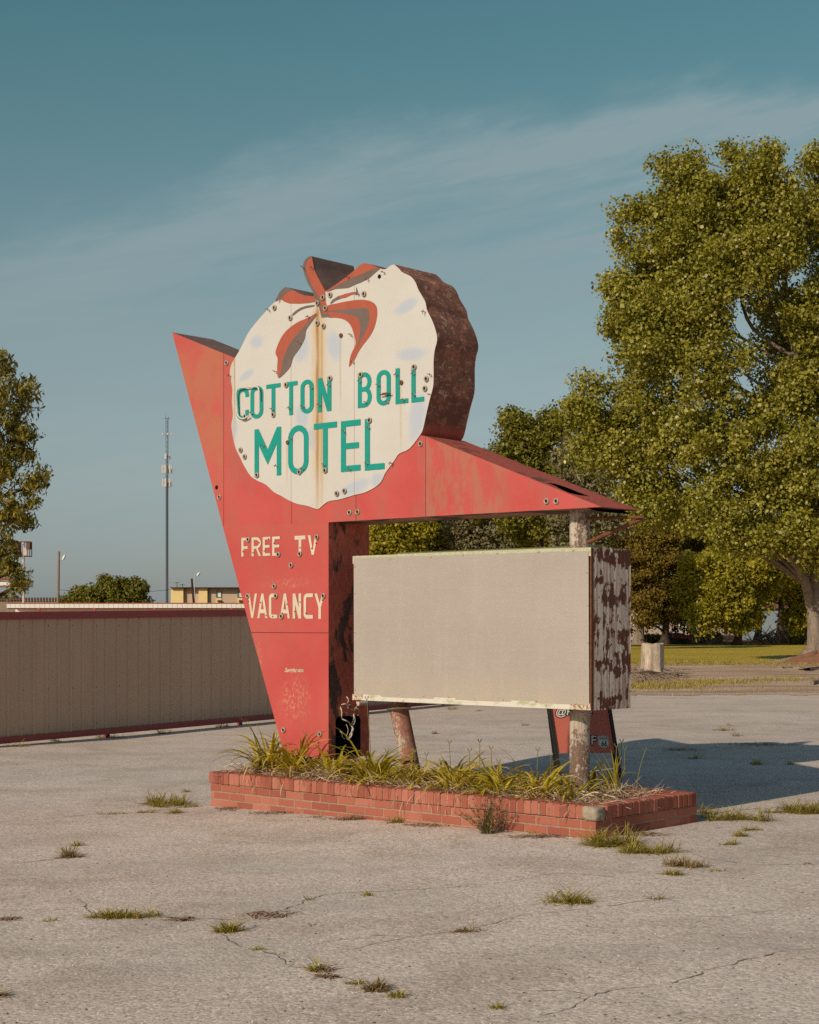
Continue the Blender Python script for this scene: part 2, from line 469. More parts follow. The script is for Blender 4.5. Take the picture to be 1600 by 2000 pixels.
# pylon front
zs = face(600, 1236).z
M_RED_P, g, b, col, (c, X, Z) = red_mat("pylon_red_paint", [], [zs], 0.35, 7)
q = g.noise(g.map(c, sc=(34, 1, 24)), 1.0, 8, 0.75, 0.4)
pa = face(575, 1365); pb = face(560, 1140); pc = face(505, 1290)
zone = g.m('MAXIMUM', g.ell(X, Z, pa.x, pa.z, 0.20, 0.22, 0.0, 0.8), g.m('MULTIPLY', g.ell(X, Z, pb.x, pb.z, 0.32, 0.05, 0.06, 0.7), 0.7))
zone = g.m('MAXIMUM', zone, g.m('MULTIPLY', g.ell(X, Z, pc.x, pc.z, 0.05, 0.18, 0, 0.8), 0.8))
col = g.mix(g.m('MULTIPLY', g.m('MULTIPLY', zone, g.rng(q, 0.49, 0.6)), 0.75), col, (0.52, 0.28, 0.17))
col = g.mix(g.rng(Z, face(600, 1075).z, face(600, 1035).z, 0, 0.2), col, (0.44, 0.13, 0.085))
finish(g, b, col)

def rust_mat(name, paint, rust_d, rust_l, cover=0.5, scale=3.0, stretch=(1, 1, 1), flake=0.0, rough=0.85, loc=(0, 0, 0)):
    """paint that has come off in patches over rusted sheet steel"""
    m, g, b = newmat(name, rough, 0.2)
    c = g.map(g.co(), loc=loc, sc=stretch)
    n1 = g.noise(c, scale, 9, 0.66, 0.35)
    n2 = g.noise(c, scale * 9, 6, 0.7)
    n3 = g.noise(c, scale * 2.4, 5, 0.6)
    rust = g.mix(g.rng(n3, 0.35, 0.65), rust_d, rust_l)
    rust = g.mix(g.rng(n2, 0.55, 0.75, 0, 0.6), rust, tuple(x * 2.0 for x in rust_l))
    pt = g.mix(g.rng(n2, 0.35, 0.7), tuple(x * 0.75 for x in paint), tuple(min(1, x * 1.15) for x in paint))
    k = g.rng(n1, cover - 0.025, cover + 0.025)
    col = g.mix(k, rust, pt)
    if flake: col = g.mix(g.rng(n2, 0.7 - flake * 0.1, 0.82, 0, flake), col, (0.45, 0.33, 0.25))
    g.put(b.inputs['Base Color'], col)
    h = g.m('MULTIPLY_ADD', k, 0.4, g.m('MULTIPLY', n2, 0.5))
    g.put(b.inputs['Normal'], g.bump(h, 0.35, 0.008))
    return m
M_PYSIDE = rust_mat("peeling_red_steel", (0.56, 0.145, 0.10), (0.07, 0.046, 0.04), (0.12, 0.072, 0.06), 0.46, 3.2, (1, 1.0, 0.5))
M_TOPRED = rust_mat("weathered_top_steel", (0.46, 0.11, 0.08), (0.12, 0.055, 0.042), (0.19, 0.09, 0.065), 0.41, 3.4, (1.0, 1.0, 2.2))
M_UNDER = rust_mat("rusted_underside", (0.36, 0.17, 0.125), (0.06, 0.03, 0.024), (0.15, 0.065, 0.048), 0.48, 2.0)
M_BROWNTOP = simple("brown_weathered_steel", (0.19, 0.125, 0.105), 0.8, 0.2, var=0.3, scale=5)
M_DISCSIDE = None
def disc_side():
    m, g, b = newmat("rusted_disc_rim", 0.88, 0.2)
    c = g.co()
    n1 = g.noise(c, 2.6, 8, 0.66, 0.3); n2 = g.noise(g.map(c, sc=(1, 0.55, 1)), 26, 6, 0.75); n3 = g.noise(g.map(c, sc=(1, 1, 1.4)), 6.5, 7, 0.7, 0.4)
    col = g.ramp(n1, [(0.3, (0.11, 0.055, 0.043)), (0.5, (0.20, 0.09, 0.064)), (0.7, (0.33, 0.135, 0.088))])
    col = g.mix(g.rng(n3, 0.53, 0.58, 0, 0.7), col, (0.40, 0.165, 0.105))
    col = g.mix(g.rng(n3, 0.36, 0.31, 0, 0.75), col, (0.055, 0.034, 0.03))
    fl = g.m('MULTIPLY', g.rng(n2, 0.54, 0.64), g.rng(n1, 0.38, 0.58))
    col = g.mix(g.m('MULTIPLY', fl, 0.85), col, (0.62, 0.47, 0.37))
    X, Y, Z = g.sep(c)
    zb = face(815, 852).z
    col = g.mix(g.m('MULTIPLY', g.rng(g.m('ADD', Z, g.m('MULTIPLY', n3, 0.16)), zb + 0.21, zb + 0.13), 0.75), col, (0.45, 0.11, 0.08))
    g.put(b.inputs['Base Color'], col)
    g.put(b.inputs['Normal'], g.bump(g.m('MULTIPLY_ADD', n2, 0.5, n3), 0.4, 0.015))
    return m
M_DISCSIDE = disc_side()

def disc_mat():
    m, g, b = newmat("weathered_white_enamel", 0.5, 0.35)
    c = g.co(); X, Y, Z = g.sep(c)
    n = g.noise(c, 1.6, 5, 0.6); f = g.noise(g.map(c, sc=(1, 1, 0.25)), 14, 6, 0.7)
    wx = g.m('MULTIPLY_ADD', g.noise(c, 6, 3, 0.6), 0.10, g.m('SUBTRACT', X, 0.05))
    col = g.mix(g.rng(n, 0.3, 0.7), (0.535, 0.51, 0.47), (0.565, 0.55, 0.515))
    # airbrushed pale blue shading of the painted cotton
    blue = None
    for (px, py, rx, ry, ro) in [(503, 668, 21, 15, 0.1), (483, 733, 24, 10, -0.35), (592, 682, 20, 30, 0.5), (655, 676, 20, 34, -0.35),
                                 (592, 812, 22, 26, -0.5), (612, 858, 17, 26, -0.4), (795, 598, 32, 13, -0.3), (805, 692, 40, 14, 0.05),
                                 (817, 815, 22, 52, 0.25), (695, 952, 46, 14, -0.25), (460, 838, 8, 32, 0.1), (738, 938, 18, 16, 0)]:
        p = face(px, py); k = 0.00435
        e_ = g.ell(wx, Z, p.x, p.z, rx * k * 1.05, ry * k, -ro, 0.55)
        blue = e_ if blue is None else g.m('MAXIMUM', blue, e_)
    col = g.mix(g.m('MULTIPLY', blue, 0.9), col, (0.42, 0.465, 0.54))
    # rust runs
    def run(px, py0, py1, w, stn, colr, col):
        p0 = face(px, py0); p1 = face(px, py1)
        wob = g.m('MULTIPLY_ADD', f, 0.03, g.m('SUBTRACT', X, 0.015 + p0.x))
        k = g.rng(g.m('ABSOLUTE', wob), 0.0, w, 1.0, 0.0)
        k = g.m('MULTIPLY', k, g.m('MULTIPLY', g.rng(Z, p0.z + 0.05, p0.z - 0.05), g.rng(Z, p1.z, p1.z + 0.5 * (p0.z - p1.z))))
        k = g.m('MULTIPLY', k, g.rng(f, 0.15, 0.75, 0.55, 1.0))
        return g.mix(g.m('MULTIPLY', k, stn), col, colr)
    col = run(624, 600, 1060, 0.125, 0.95, (0.54, 0.37, 0.16), col)
    col = run(621.5, 600, 1060, 0.032, 0.95, (0.29, 0.135, 0.05), col)
    col = run(630, 640, 1060, 0.022, 0.6, (0.36, 0.20, 0.07), col)
    col = run(459.5, 690, 860, 0.018, 0.85, (0.33, 0.22, 0.065), col)
    col = run(454.5, 690, 980, 0.05, 0.4, (0.46, 0.34, 0.16), col)
    col = run(666, 655, 830, 0.016, 0.6, (0.40, 0.30, 0.18), col)
    col = run(784, 747, 930, 0.022, 0.6, (0.48, 0.36, 0.19), col)
    col = run(562, 866, 960, 0.022, 0.65, (0.48, 0.34, 0.16), col)
    col = run(720, 560, 640, 0.03, 0.3, (0.66, 0.52, 0.32), col)
    # panel joints
    for s_ in (lx(570, 900), lx(693.5, 800)):
        col = g.mix(g.m('MULTIPLY', g.m('COMPARE', X, s_, 0.003), 0.7), col, (0.22, 0.17, 0.12))
    g.put(b.inputs['Base Color'], col)
    g.put(b.inputs['Normal'], g.bump(n, 0.15, 0.05))
    return m
M_DISC = disc_mat()
M_LEAFRED = simple("faded_orange_red", (0.37, 0.088, 0.05), 0.6, 0.3, var=0.14, scale=3, bump=0.05, stretch=(1, 1, 0.4))
M_LEAFGREY = simple("faded_grey_brown", (0.15, 0.11, 0.095), 0.6, 0.3, var=0.14, scale=3, bump=0.05)
M_TEAL = simple("teal_lettering", (0.004, 0.275, 0.225), 0.5, 0.35, var=0.10, scale=6, bump=0.05)
def chipped(name, c, cover=0.63):
    m, g, b = newmat(name, 0.6, 0.3)
    v = g.co(); n = g.noise(v, 19, 8, 0.7); n2 = g.noise(v, 3, 4, 0.6)
    col = g.mix(g.rng(n2, 0.3, 0.7), c, tuple(x * 0.88 for x in c))
    col = g.mix(g.rng(n, cover, cover + 0.04), col, (0.42, 0.12, 0.085))
    g.put(b.inputs['Base Color'], col); return m
M_CREAM = chipped("chipped_cream_paint", (0.64, 0.56, 0.43))
M_RING = simple("dull_zinc_ring", (0.40, 0.34, 0.28), 0.5, 0.4, 0.3, var=0.25, scale=60, bump=0.05)
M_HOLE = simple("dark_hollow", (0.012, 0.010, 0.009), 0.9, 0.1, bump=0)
M_RUSTY = simple("brown_rust", (0.16, 0.065, 0.035), 0.9, 0.15, var=0.5, scale=40)
M_GLASS = simple("milky_glass_tube", (0.60, 0.56, 0.50), 0.25, 0.5, var=0.06, scale=10, bump=0)
M_WIRE = simple("pale_cable_sheath", (0.56, 0.49, 0.40), 0.6, 0.3, var=0.2, scale=20)
def pipe_mat(name, paint, rust, stain, bias, seed):
    m, g, b = newmat(name, 0.85, 0.2)
    c = g.map(g.co(), loc=(seed, seed * 2, 0))
    sp = g.noise(g.map(c, sc=(1, 1, 0.7)), 62, 5, 0.75); sp2 = g.noise(c, 26, 7, 0.72); big = g.noise(g.map(c, sc=(1, 1, 0.55)), 5.5, 5, 0.6)
    run = g.noise(g.map(c, sc=(3, 3, 0.25)), 8.0, 5, 0.65)
    col = g.mix(g.rng(run, 0.35, 0.7), paint, tuple(x * 0.74 for x in paint))
    col = g.mix(g.rng(run, 0.55, 0.75, 0, 0.55), col, stain)
    th = g.m('MULTIPLY_ADD', big, 0.55, g.m('MULTIPLY_ADD', sp, 0.42, g.m('MULTIPLY', sp2, 0.40)))
    k = g.rng(th, bias, bias + 0.07)
    rc = g.mix(g.rng(sp2, 0.35, 0.65), rust, tuple(x * 1.9 for x in rust))
    col = g.mix(g.m('MULTIPLY', k, 0.92), col, rc)
    g.put(b.inputs['Base Color'], col)
    g.put(b.inputs['Normal'], g.bump(g.m('MULTIPLY_ADD', k, -0.5, sp), 0.4, 0.006))
    return m
M_PIPE = pipe_mat("speckled_white_pipe", (0.54, 0.46, 0.38), (0.10, 0.058, 0.044), (0.30, 0.20, 0.15), 0.635, 3.0)
M_PIPE_R = pipe_mat("peeling_pipe_over_red", (0.52, 0.43, 0.34), (0.17, 0.066, 0.046), (0.34, 0.18, 0.12), 0.625, 9.0)
_old = (lambda *a, **k: None)("peeling_white_pipe", (0.54, 0.46, 0.38), (0.10, 0.052, 0.04), (0.20, 0.10, 0.07), 0.455, 40.0, (1, 1, 0.8))
_old2 = (lambda *a, **k: None)("peeling_pipe_over_red", (0.52, 0.43, 0.34), (0.17, 0.065, 0.045), (0.30, 0.12, 0.08), 0.50, 30.0, (1, 1, 0.7), loc=(2, 1, 5))
M_DARKSTEEL = simple("dark_red_steel", (0.085, 0.028, 0.022), 0.85, 0.2, var=0.4, scale=12)

def board_face():
    m, g, b = newmat("glitter_grey_panel", 0.45, 0.4)
    c = g.co(); X, Y, Z = g.sep(c)
    line = g.noise(g.map(c, sc=(1.5, 1, 95)), 1.0, 3, 0.7)
    big = g.noise(c, 1.1, 5, 0.6)
    fl = g.vor(g.map(c, sc=(0.8, 1, 1.3)), 110.0); flc = g.vor(g.map(c, sc=(0.8, 1, 1.3)), 110.0, out='Color')
    q, _, _ = g.sep(flc)
    dens = g.noise(c, 2.2, 4, 0.6)
    col = g.mix(g.rng(big, 0.3, 0.7), (0.372, 0.325, 0.29), (0.405, 0.357, 0.32))
    col = g.mix(g.rng(line, 0.35, 0.65, 0.0, 0.25), col, (0.34, 0.285, 0.24))
    z0 = face(900, 1372).z
    ws = g.noise(g.map(c, loc=(6, 0, 1), sc=(9, 1, 0.5)), 1.0, 5, 0.6)
    col = g.mix(g.rng(ws, 0.5, 0.7, 0, 0.28), col, (0.44, 0.395, 0.345))
    mo_ = g.noise(g.map(c, loc=(2, 0, 7), sc=(2.5, 1, 2.5)), 1.0, 6, 0.65)
    col = g.mix(g.rng(mo_, 0.45, 0.7, 0, 0.25), col, (0.33, 0.28, 0.235))
    yel = g.m('MULTIPLY', g.rng(Z, z0 + 0.30, z0), g.rng(g.noise(g.map(c, sc=(5, 1, 0.8)), 1.0, 4, 0.6), 0.3, 0.7, 0.3, 1.0))
    col = g.mix(g.m('MULTIPLY', yel, 0.6), col, (0.47, 0.395, 0.285))
    sp = g.m('MULTIPLY', g.rng(fl, 0.34, 0.2), g.rng(g.m('MULTIPLY_ADD', dens, 0.5, q), 0.93, 1.1))
    col = g.mix(g.m('MULTIPLY', sp, 0.55), col, (0.70, 0.645, 0.57))
    g.put(b.inputs['Base Color'], col)
    g.put(b.inputs['Normal'], g.bump(line, 0.08, 0.004))
    return m
M_BOARD = board_face()
M_BOARDTOP = rust_mat("mossy_white_strip", (0.50, 0.50, 0.33), (0.20, 0.10, 0.06), (0.32, 0.20, 0.12), 0.34, 4.0, (1, 1, 3))
def strip_mat():
    m, g, b = newmat("mossy_white_frame", 0.7, 0.25)
    c = g.co(); X, Y, Z = g.sep(c)
    n = g.noise(g.map(c, sc=(1, 1, 2)), 5.0, 7, 0.65); k = g.noise(c, 40, 5, 0.7)
    col = g.mix(g.rng(n, 0.5, 0.62), (0.64, 0.60, 0.52), (0.42, 0.42, 0.26))
    col = g.mix(g.rng(k, 0.62, 0.68, 0, 0.8), col, (0.12, 0.08, 0.05))
    x0, x1 = face(690, 1360).x, face(1153, 1380).x
    e_ = g.m('MAXIMUM', g.rng(X, x0 + 0.13, x0 + 0.11), g.rng(X, x1 - 0.19, x1 - 0.17))
    r_ = g.mix(g.rng(k, 0.42, 0.58), (0.22, 0.095, 0.055), (0.66, 0.56, 0.42))
    col = g.mix(g.m('MULTIPLY', e_, 0.95), col, r_)
    g.put(b.inputs['Base Color'], col); g.put(b.inputs['Normal'], g.bump(k, 0.2, 0.005))
    return m
M_STRIP = strip_mat()
def endskin():
    m, g, b = newmat("flaking_white_over_rust", 0.85, 0.2)
    c = g.co(); X, Y, Z = g.sep(c)
    blot = g.noise(g.map(c, sc=(1, 5.2, 2.6)), 2.6, 8, 0.62, 0.25)
    streak = g.noise(g.map(c, sc=(1, 34, 1.1)), 1.0, 6, 0.65, 0.2)
    fine = g.noise(g.map(c, sc=(1, 1, 0.5)), 40, 5, 0.7)
    zz = g.noise(g.map(c, sc=(1, 0.5, 4.2)), 1.0, 3, 0.5)
    pt = g.ramp(streak, [(0.34, (0.42, 0.23, 0.155)), (0.47, (0.78, 0.60, 0.49)), (0.6, (0.92, 0.82, 0.72)), (0.76, (0.86, 0.88, 0.87))])
    pt = g.mix(g.rng(fine, 0.50, 0.68, 0, 0.7), pt, (0.40, 0.20, 0.13))
    drip = g.noise(g.map(c, loc=(1, 4, 2), sc=(1, 22, 1.6)), 1.0, 5, 0.6, 0.2)
    pt = g.mix(g.rng(drip, 0.48, 0.68, 0, 0.8), pt, (0.36, 0.185, 0.125))
    k = g.rng(g.m('MULTIPLY_ADD', fine, 0.10, g.m('MULTIPLY_ADD', zz, 0.55, g.m('MULTIPLY', blot, 0.62))), 0.643, 0.66)
    col = g.mix(k, pt, g.mix(g.rng(fine, 0.3, 0.7), (0.125, 0.046, 0.031), (0.21, 0.085, 0.055)))
    g.put(b.inputs['Base Color'], col)
    g.put(b.inputs['Normal'], g.bump(g.m('MULTIPLY_ADD', k, -0.6, g.m('MULTIPLY', streak, 0.5)), 0.5, 0.01))
    return m
M_END = endskin()

# ================================================================== MOTEL SIGN
SIGN = thing("motel_sign", "rusty red and white roadside motel sign with scalloped cotton disc and blank board", "sign", (ORG.x, ORG.y, 0.0), YAW)
DEP = 0.51
fp = lambda pts, d=0.0: [face(x, y, d) for x, y in pts]

# --- pylon: tapered leg under the body
mb = MB()
pl = fp([(435, 1028), (644, 1020), (641, 1483), (555, 1473)], 0.0)
pl[1].x = pl[2].x = 0.295
mb.poly(pl, mi=0)
bk = [p + Vector((0, DEP, 0)) for p in pl]
mb.poly(list(reversed(bk)), mi=1)
mb.quad(pl[3], pl[0], bk[0], bk[3], 1)              # slanted left side
mb.quad(pl[2], pl[3], bk[3], bk[2], 2)              # bottom
mb.quad(pl[0], pl[1], bk[1], bk[0], 2)
# right side with an open access hole (rounded corners)
hz0, hz1, hy0, hy1 = 0.355, 0.735, 0.085, 0.40
hole = []
for cx_, cz_, a0 in ((hy1 - .05, hz1 - .05, 0), (hy0 + .05, hz1 - .05, 90), (hy0 + .05, hz0 + .05, 180), (hy1 - .05, hz0 + .05, 270)):
    for k in range(5):
        a = R(a0 + 90 * k / 4); hole.append(Vector((0.295, cx_ + .05 * math.cos(a), cz_ + .05 * math.sin(a))))
mb.poly([pl[1], bk[1], bk[2], pl[2]], [hole], mi=1)
# the hollow behind the hole: liner and back
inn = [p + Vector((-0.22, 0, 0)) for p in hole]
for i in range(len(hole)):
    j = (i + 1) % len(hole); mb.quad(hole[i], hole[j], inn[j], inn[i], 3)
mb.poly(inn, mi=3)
pylon = mb.build("pylon", [M_RED_P, M_PYSIDE, M_UNDER, M_HOLE], SIGN)

# stub column under the pylon
mb = MB(); mb.box((0.23, 0.12, 0.16), (0.17, 0.17, 0.22), bev=0.006); mb.box((0.12, 0.33, 0.19), (0.20, 0.16, 0.14), bev=0.006)
mb.build("base_post", M_DARKSTEEL, SIGN)

# --- arrow body
body_px = [(336, 649), (459, 699), (560, 760), (700, 800), (822, 850), (831, 852), (1175, 990), (831, 1009), (644, 1020), (435, 1028)]
bf = fp(body_px)
mb = MB(); mb.poly(bf, mi=0)
bb = [p + Vector((0, DEP, 0)) for p in bf]
mb.poly(list(reversed(bb)), mi=1)
n = len(bf)
for i in range(n):
    j = (i + 1) % n
    if i == 5: continue
    mi = {0: 2, 9: 3}.get(i, 4 if 6 <= i <= 8 else 1)
    mb.quad(bf[i], bf[j], bb[j], bb[i], mi)
# sloping arrow top with a torn, gaping seam
A, B = bf[5], bf[6]
def tp(e, f): return A.lerp(B, e) + Vector((0, DEP * f, 0))
def inv(px, py):
    e, f = 0.7, 0.3
    def pr(e, f):
        p = tp(e, f); w = loc2w(p.x, p.y, p.z); return Vector((800 + F * w.x / w.y, HZ - F * (w.z - CAMH) / w.y))
    for _ in range(30):
        r = Vector((px, py)) - pr(e, f); a = (pr(e + 1e-4, f) - pr(e, f)) / 1e-4; b = (pr(e, f + 1e-4) - pr(e, f)) / 1e-4
        D = a.x * b.y - a.y * b.x
        if abs(D) < 1e-9: break
        e += (r.x * b.y - r.y * b.x) / D; f += (a.x * r.y - a.y * r.x) / D
    return tp(e, min(max(f, 0.02), 0.97))
tear_px = [(1066, 942.5), (1082, 948), (1098, 956.5), (1112, 963), (1130, 967), (1152, 969.5), (1132, 962), (1116, 955.5), (1100, 949.5), (1084, 944.5)]
_unused = [tp(0.655, 0.02), tp(0.70, 0.10), tp(0.745, 0.25), tp(0.785, 0.42), tp(0.82, 0.60), tp(0.86, 0.80), tp(0.835, 0.60), tp(0.80, 0.40), tp(0.765, 0.22), tp(0.71, 0.03)]
tear = [inv(*q_) for q_ in tear_px]
mb.poly([tp(0, 0), tp(1, 0), tp(1, 1), tp(0, 1)], [tear], mi=5)
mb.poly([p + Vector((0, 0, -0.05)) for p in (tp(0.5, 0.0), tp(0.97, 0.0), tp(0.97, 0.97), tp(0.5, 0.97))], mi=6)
mb.build("arrow_body", [M_RED, M_PYSIDE, M_BROWNTOP, M_PYSIDE, M_UNDER, M_TOPRED, M_HOLE], SIGN)

# brace bars under the arrow tip
mb = MB()
p0 = Vector((2.90, 0.25, 2.32)); tipu = face(1222, 1018, 0.42)
mb.tube([Vector((2.83, 0.25, 2.345)), Vector((2.83 + 0.42, 0.40, 2.345))], 0.013, 6)
mb.tube([Vector((2.83, 0.25, 2.16)), Vector((3.22, 0.42, 2.335))], 0.018, 6)
mb.build("brace", M_RUSTY, SIGN)

# --- cotton boll disc: outline traced as smooth runs between corners
runs = [
    [(459, 699), (452, 712), (449, 726), (451, 742), (454, 762), (453, 785), (455, 810), (452, 832), (456, 858), (461, 877), (469, 893), (477, 910), (490, 930), (505, 940)],
    [(505, 940), (520, 947), (535, 961), (550, 969), (562, 976), (580, 984), (600, 988), (618, 994), (624, 993)],
    [(624, 993), (640, 980), (660, 976), (675, 972), (695, 966), (712, 962), (732, 952), (745, 940), (752, 925), (762, 911), (772, 897), (780, 886), (800, 876), (821, 849), (827, 835), (832, 812),
     (839, 782), (846, 755), (847, 730), (847, 705), (849, 685), (854, 663), (851, 645), (846, 630), (840, 617), (834, 605), (831, 590), (824, 577), (817, 565), (812, 552), (804, 541), (795, 536), (785, 531), (780, 525), (770, 516)],
    [(770, 516), (762, 519), (756, 524), (750, 526), (742, 524), (728, 518), (715, 514), (705, 516), (695, 525), (677, 540), (657, 555), (640, 566), (635, 568)],
    [(635, 568), (628, 554), (620, 540), (614, 525), (611, 510), (609, 501)],
    [(609, 501), (606, 500), (597, 506), (592, 518), (594, 534), (601, 553), (611, 570), (614, 579)],
    [(614, 579), (597, 577), (585, 573), (572, 566), (561, 561), (555, 562), (545, 572), (538, 589)],
    [(538, 589), (532, 594), (520, 607), (500, 630), (485, 650), (470, 680), (459, 699)],
]
out = []
for r_ in runs: out += spline(r_, 3)[:-1]
FD = -0.008
disc_f = fp(out, FD)
mb = MB(); mb.poly(disc_f, mi=0)
n = len(disc_f); db = [p + Vector((0, DEP + 0.016, 0)) for p in disc_f]
mb.poly(list(reversed(db)), mi=1)
for i in range(n):
    j = (i + 1) % n; mb.quad(disc_f[i], disc_f[j], db[j], db[i], 2 if (635 > out[i][0] > 590 and out[i][1] < 570) or (540 < out[i][0] < 612 and out[i][1] < 580) else 1)
DISC = mb.build("cotton_disc", [M_DISC, M_DISCSIDE, M_BROWNTOP], SIGN)

# --- painted leaves on the disc (a few mm proud)
def decal(name, polys, mats, parent, d0, step=0.0006):
    mb = MB()
    for i, (pts, mi) in enumerate(polys):
        P = fp(pts, d0 - step * i); mb.poly(P, mi=mi)
    return mb.build(name, mats, parent)
Z1 = lambda pts: [z1(*p) for p in pts]
Z2 = lambda pts: [z2(*p) for p in pts]
sp_ = lambda pts, s=3: spline(pts, s, True)
LM = [M_LEAFRED, M_LEAFGREY]
S3, S4, S5, S6 = (spline(runs[k], 3) for k in (3, 4, 5, 6))
decal("painted_leaf", [(S6[9:] + Z1([(890, 427), (914, 420), (927, 400), (960, 364), (1003, 352)]), 1),
                       (list(reversed(S6[:10])) + Z1([(1190, 435), (1130, 447), (1060, 452), (980, 450), (940, 435), (915, 419), (928, 400), (961, 364), (1004, 351)])[0:], 0)], LM, DISC, FD - 0.003)
decal("painted_leaf", [(S5 + Z1([(1210, 470), (1232, 560), (1246, 540), (1225, 430), (1190, 370), (1150, 300), (1120, 220), (1105, 160), (1120, 118)]), 1),
                       (Z1([(1121, 118), (1106, 160), (1121, 220), (1151, 300), (1191, 370), (1226, 430), (1246, 540), (1288, 515), (1264, 440)]) + S4, 0)], LM, DISC, FD - 0.003)
decal("painted_leaf", [(S3[12:] + Z1([(1278, 360), (1300, 345), (1420, 275), (1500, 240), (1560, 215), (1640, 181)]), 0),
                       (Z1([(1690, 178), (1640, 182), (1560, 216), (1500, 241), (1420, 276), (1300, 346), (1272, 362), (1340, 337), (1440, 329), (1500, 301), (1540, 286), (1600, 256), (1650, 211)]), 1)], LM, DISC, FD - 0.003)
decal("painted_leaf", [(Z2([(100, 446), (118, 421), (160, 394), (190, 410), (140, 430), (105, 456)]), 1),
                       (Z2([(160, 394), (220, 374), (280, 360), (318, 364), (330, 378), (270, 381), (220, 405), (190, 411)]), 0),
                       (Z2([(303, 320), (312, 345), (322, 380), (301, 386)]), 1)], LM, DISC, FD - 0.003)
decal("painted_leaf", [(sp_(Z2([(75, 470), (150, 450), (240, 432), (330, 421), (400, 428), (450, 455), (467, 505), (462, 570), (440, 650), (400, 720), (360, 770), (320, 830), (290, 890), (247, 946), (262, 850), (298, 770), (285, 690), (258, 620), (212, 578), (150, 562), (85, 560), (68, 525)])), 0),
                       (sp_(Z2([(80, 512), (160, 499), (240, 495), (310, 488), (360, 484), (392, 492), (405, 525), (400, 600), (370, 680), (335, 750), (308, 806), (322, 740), (335, 650), (330, 592), (300, 552), (240, 536), (160, 521)])), 1),
                       (Z2([(30, 560), (110, 555), (80, 528), (40, 530)]), 1)], LM, DISC, FD - 0.003)
decal("painted_leaf", [(sp_(Z1([(1198, 522), (1130, 560), (1040, 600), (960, 660), (910, 730), (872, 830), (889, 880), (885, 960), (894, 1030), (925, 940), (950, 840), (990, 765), (1050, 685), (1130, 595)])), 0),
                       (sp_(Z1([(1200, 532), (1152, 600), (1112, 660), (1102, 720), (1062, 800), (1012, 870), (990, 940), (942, 1000), (896, 1034), (920, 960), (927, 900), (947, 840), (987, 760), (1052, 680), (1132, 590)])), 1)], LM, DISC, FD - 0.003)
decal("painted_leaf", [(sp_(Z1([(1002, 536), (1040, 500), (1100, 472), (1174, 462), (1168, 475), (1100, 490), (1050, 515), (1012, 545)])), 1)], LM, DISC, FD - 0.003)

# --- lettering --------------------------------------------------------------
def stroke(pts, t, closed=False, th=None):
    """flat band along a 2-D path with mitred corners; th = thickness of level runs (vertical runs use t)"""
    th = th or t; n = len(pts); L_, R_ = [], []
    sx = th / t                                     # work in a space where both thicknesses are equal
    P = [Vector((x, z / sx)) for x, z in pts]
    for i in range(n):
        a = P[(i - 1) % n] if (closed or i > 0) else None; c_ = P[(i + 1) % n] if (closed or i < n - 1) else None
        d1 = (P[i] - a).normalized() if a is not None else None
        d2 = (c_ - P[i]).normalized() if c_ is not None else None
        if d1 is None: d1 = d2
        if d2 is None: d2 = d1
        n1 = Vector((-d1.y, d1.x)); n2 = Vector((-d2.y, d2.x)); mm = (n1 + n2)
        mm = mm.normalized() if mm.length > 1e-6 else n1
        w = (t / 2) / max(0.35, mm.dot(n1))
        for lst, sg in ((L_, 1), (R_, -1)):
            q = P[i] + mm * w * sg; lst.append((q.x, q.y * sx))
    return L_, R_
def arc(cx, cz, rx, rz, a0, a1, n=8):
    return [(cx + rx * math.cos(R(a0 + (a1 - a0) * k / n)), cz + rz * math.sin(R(a0 + (a1 - a0) * k / n))) for k in range(n + 1)]
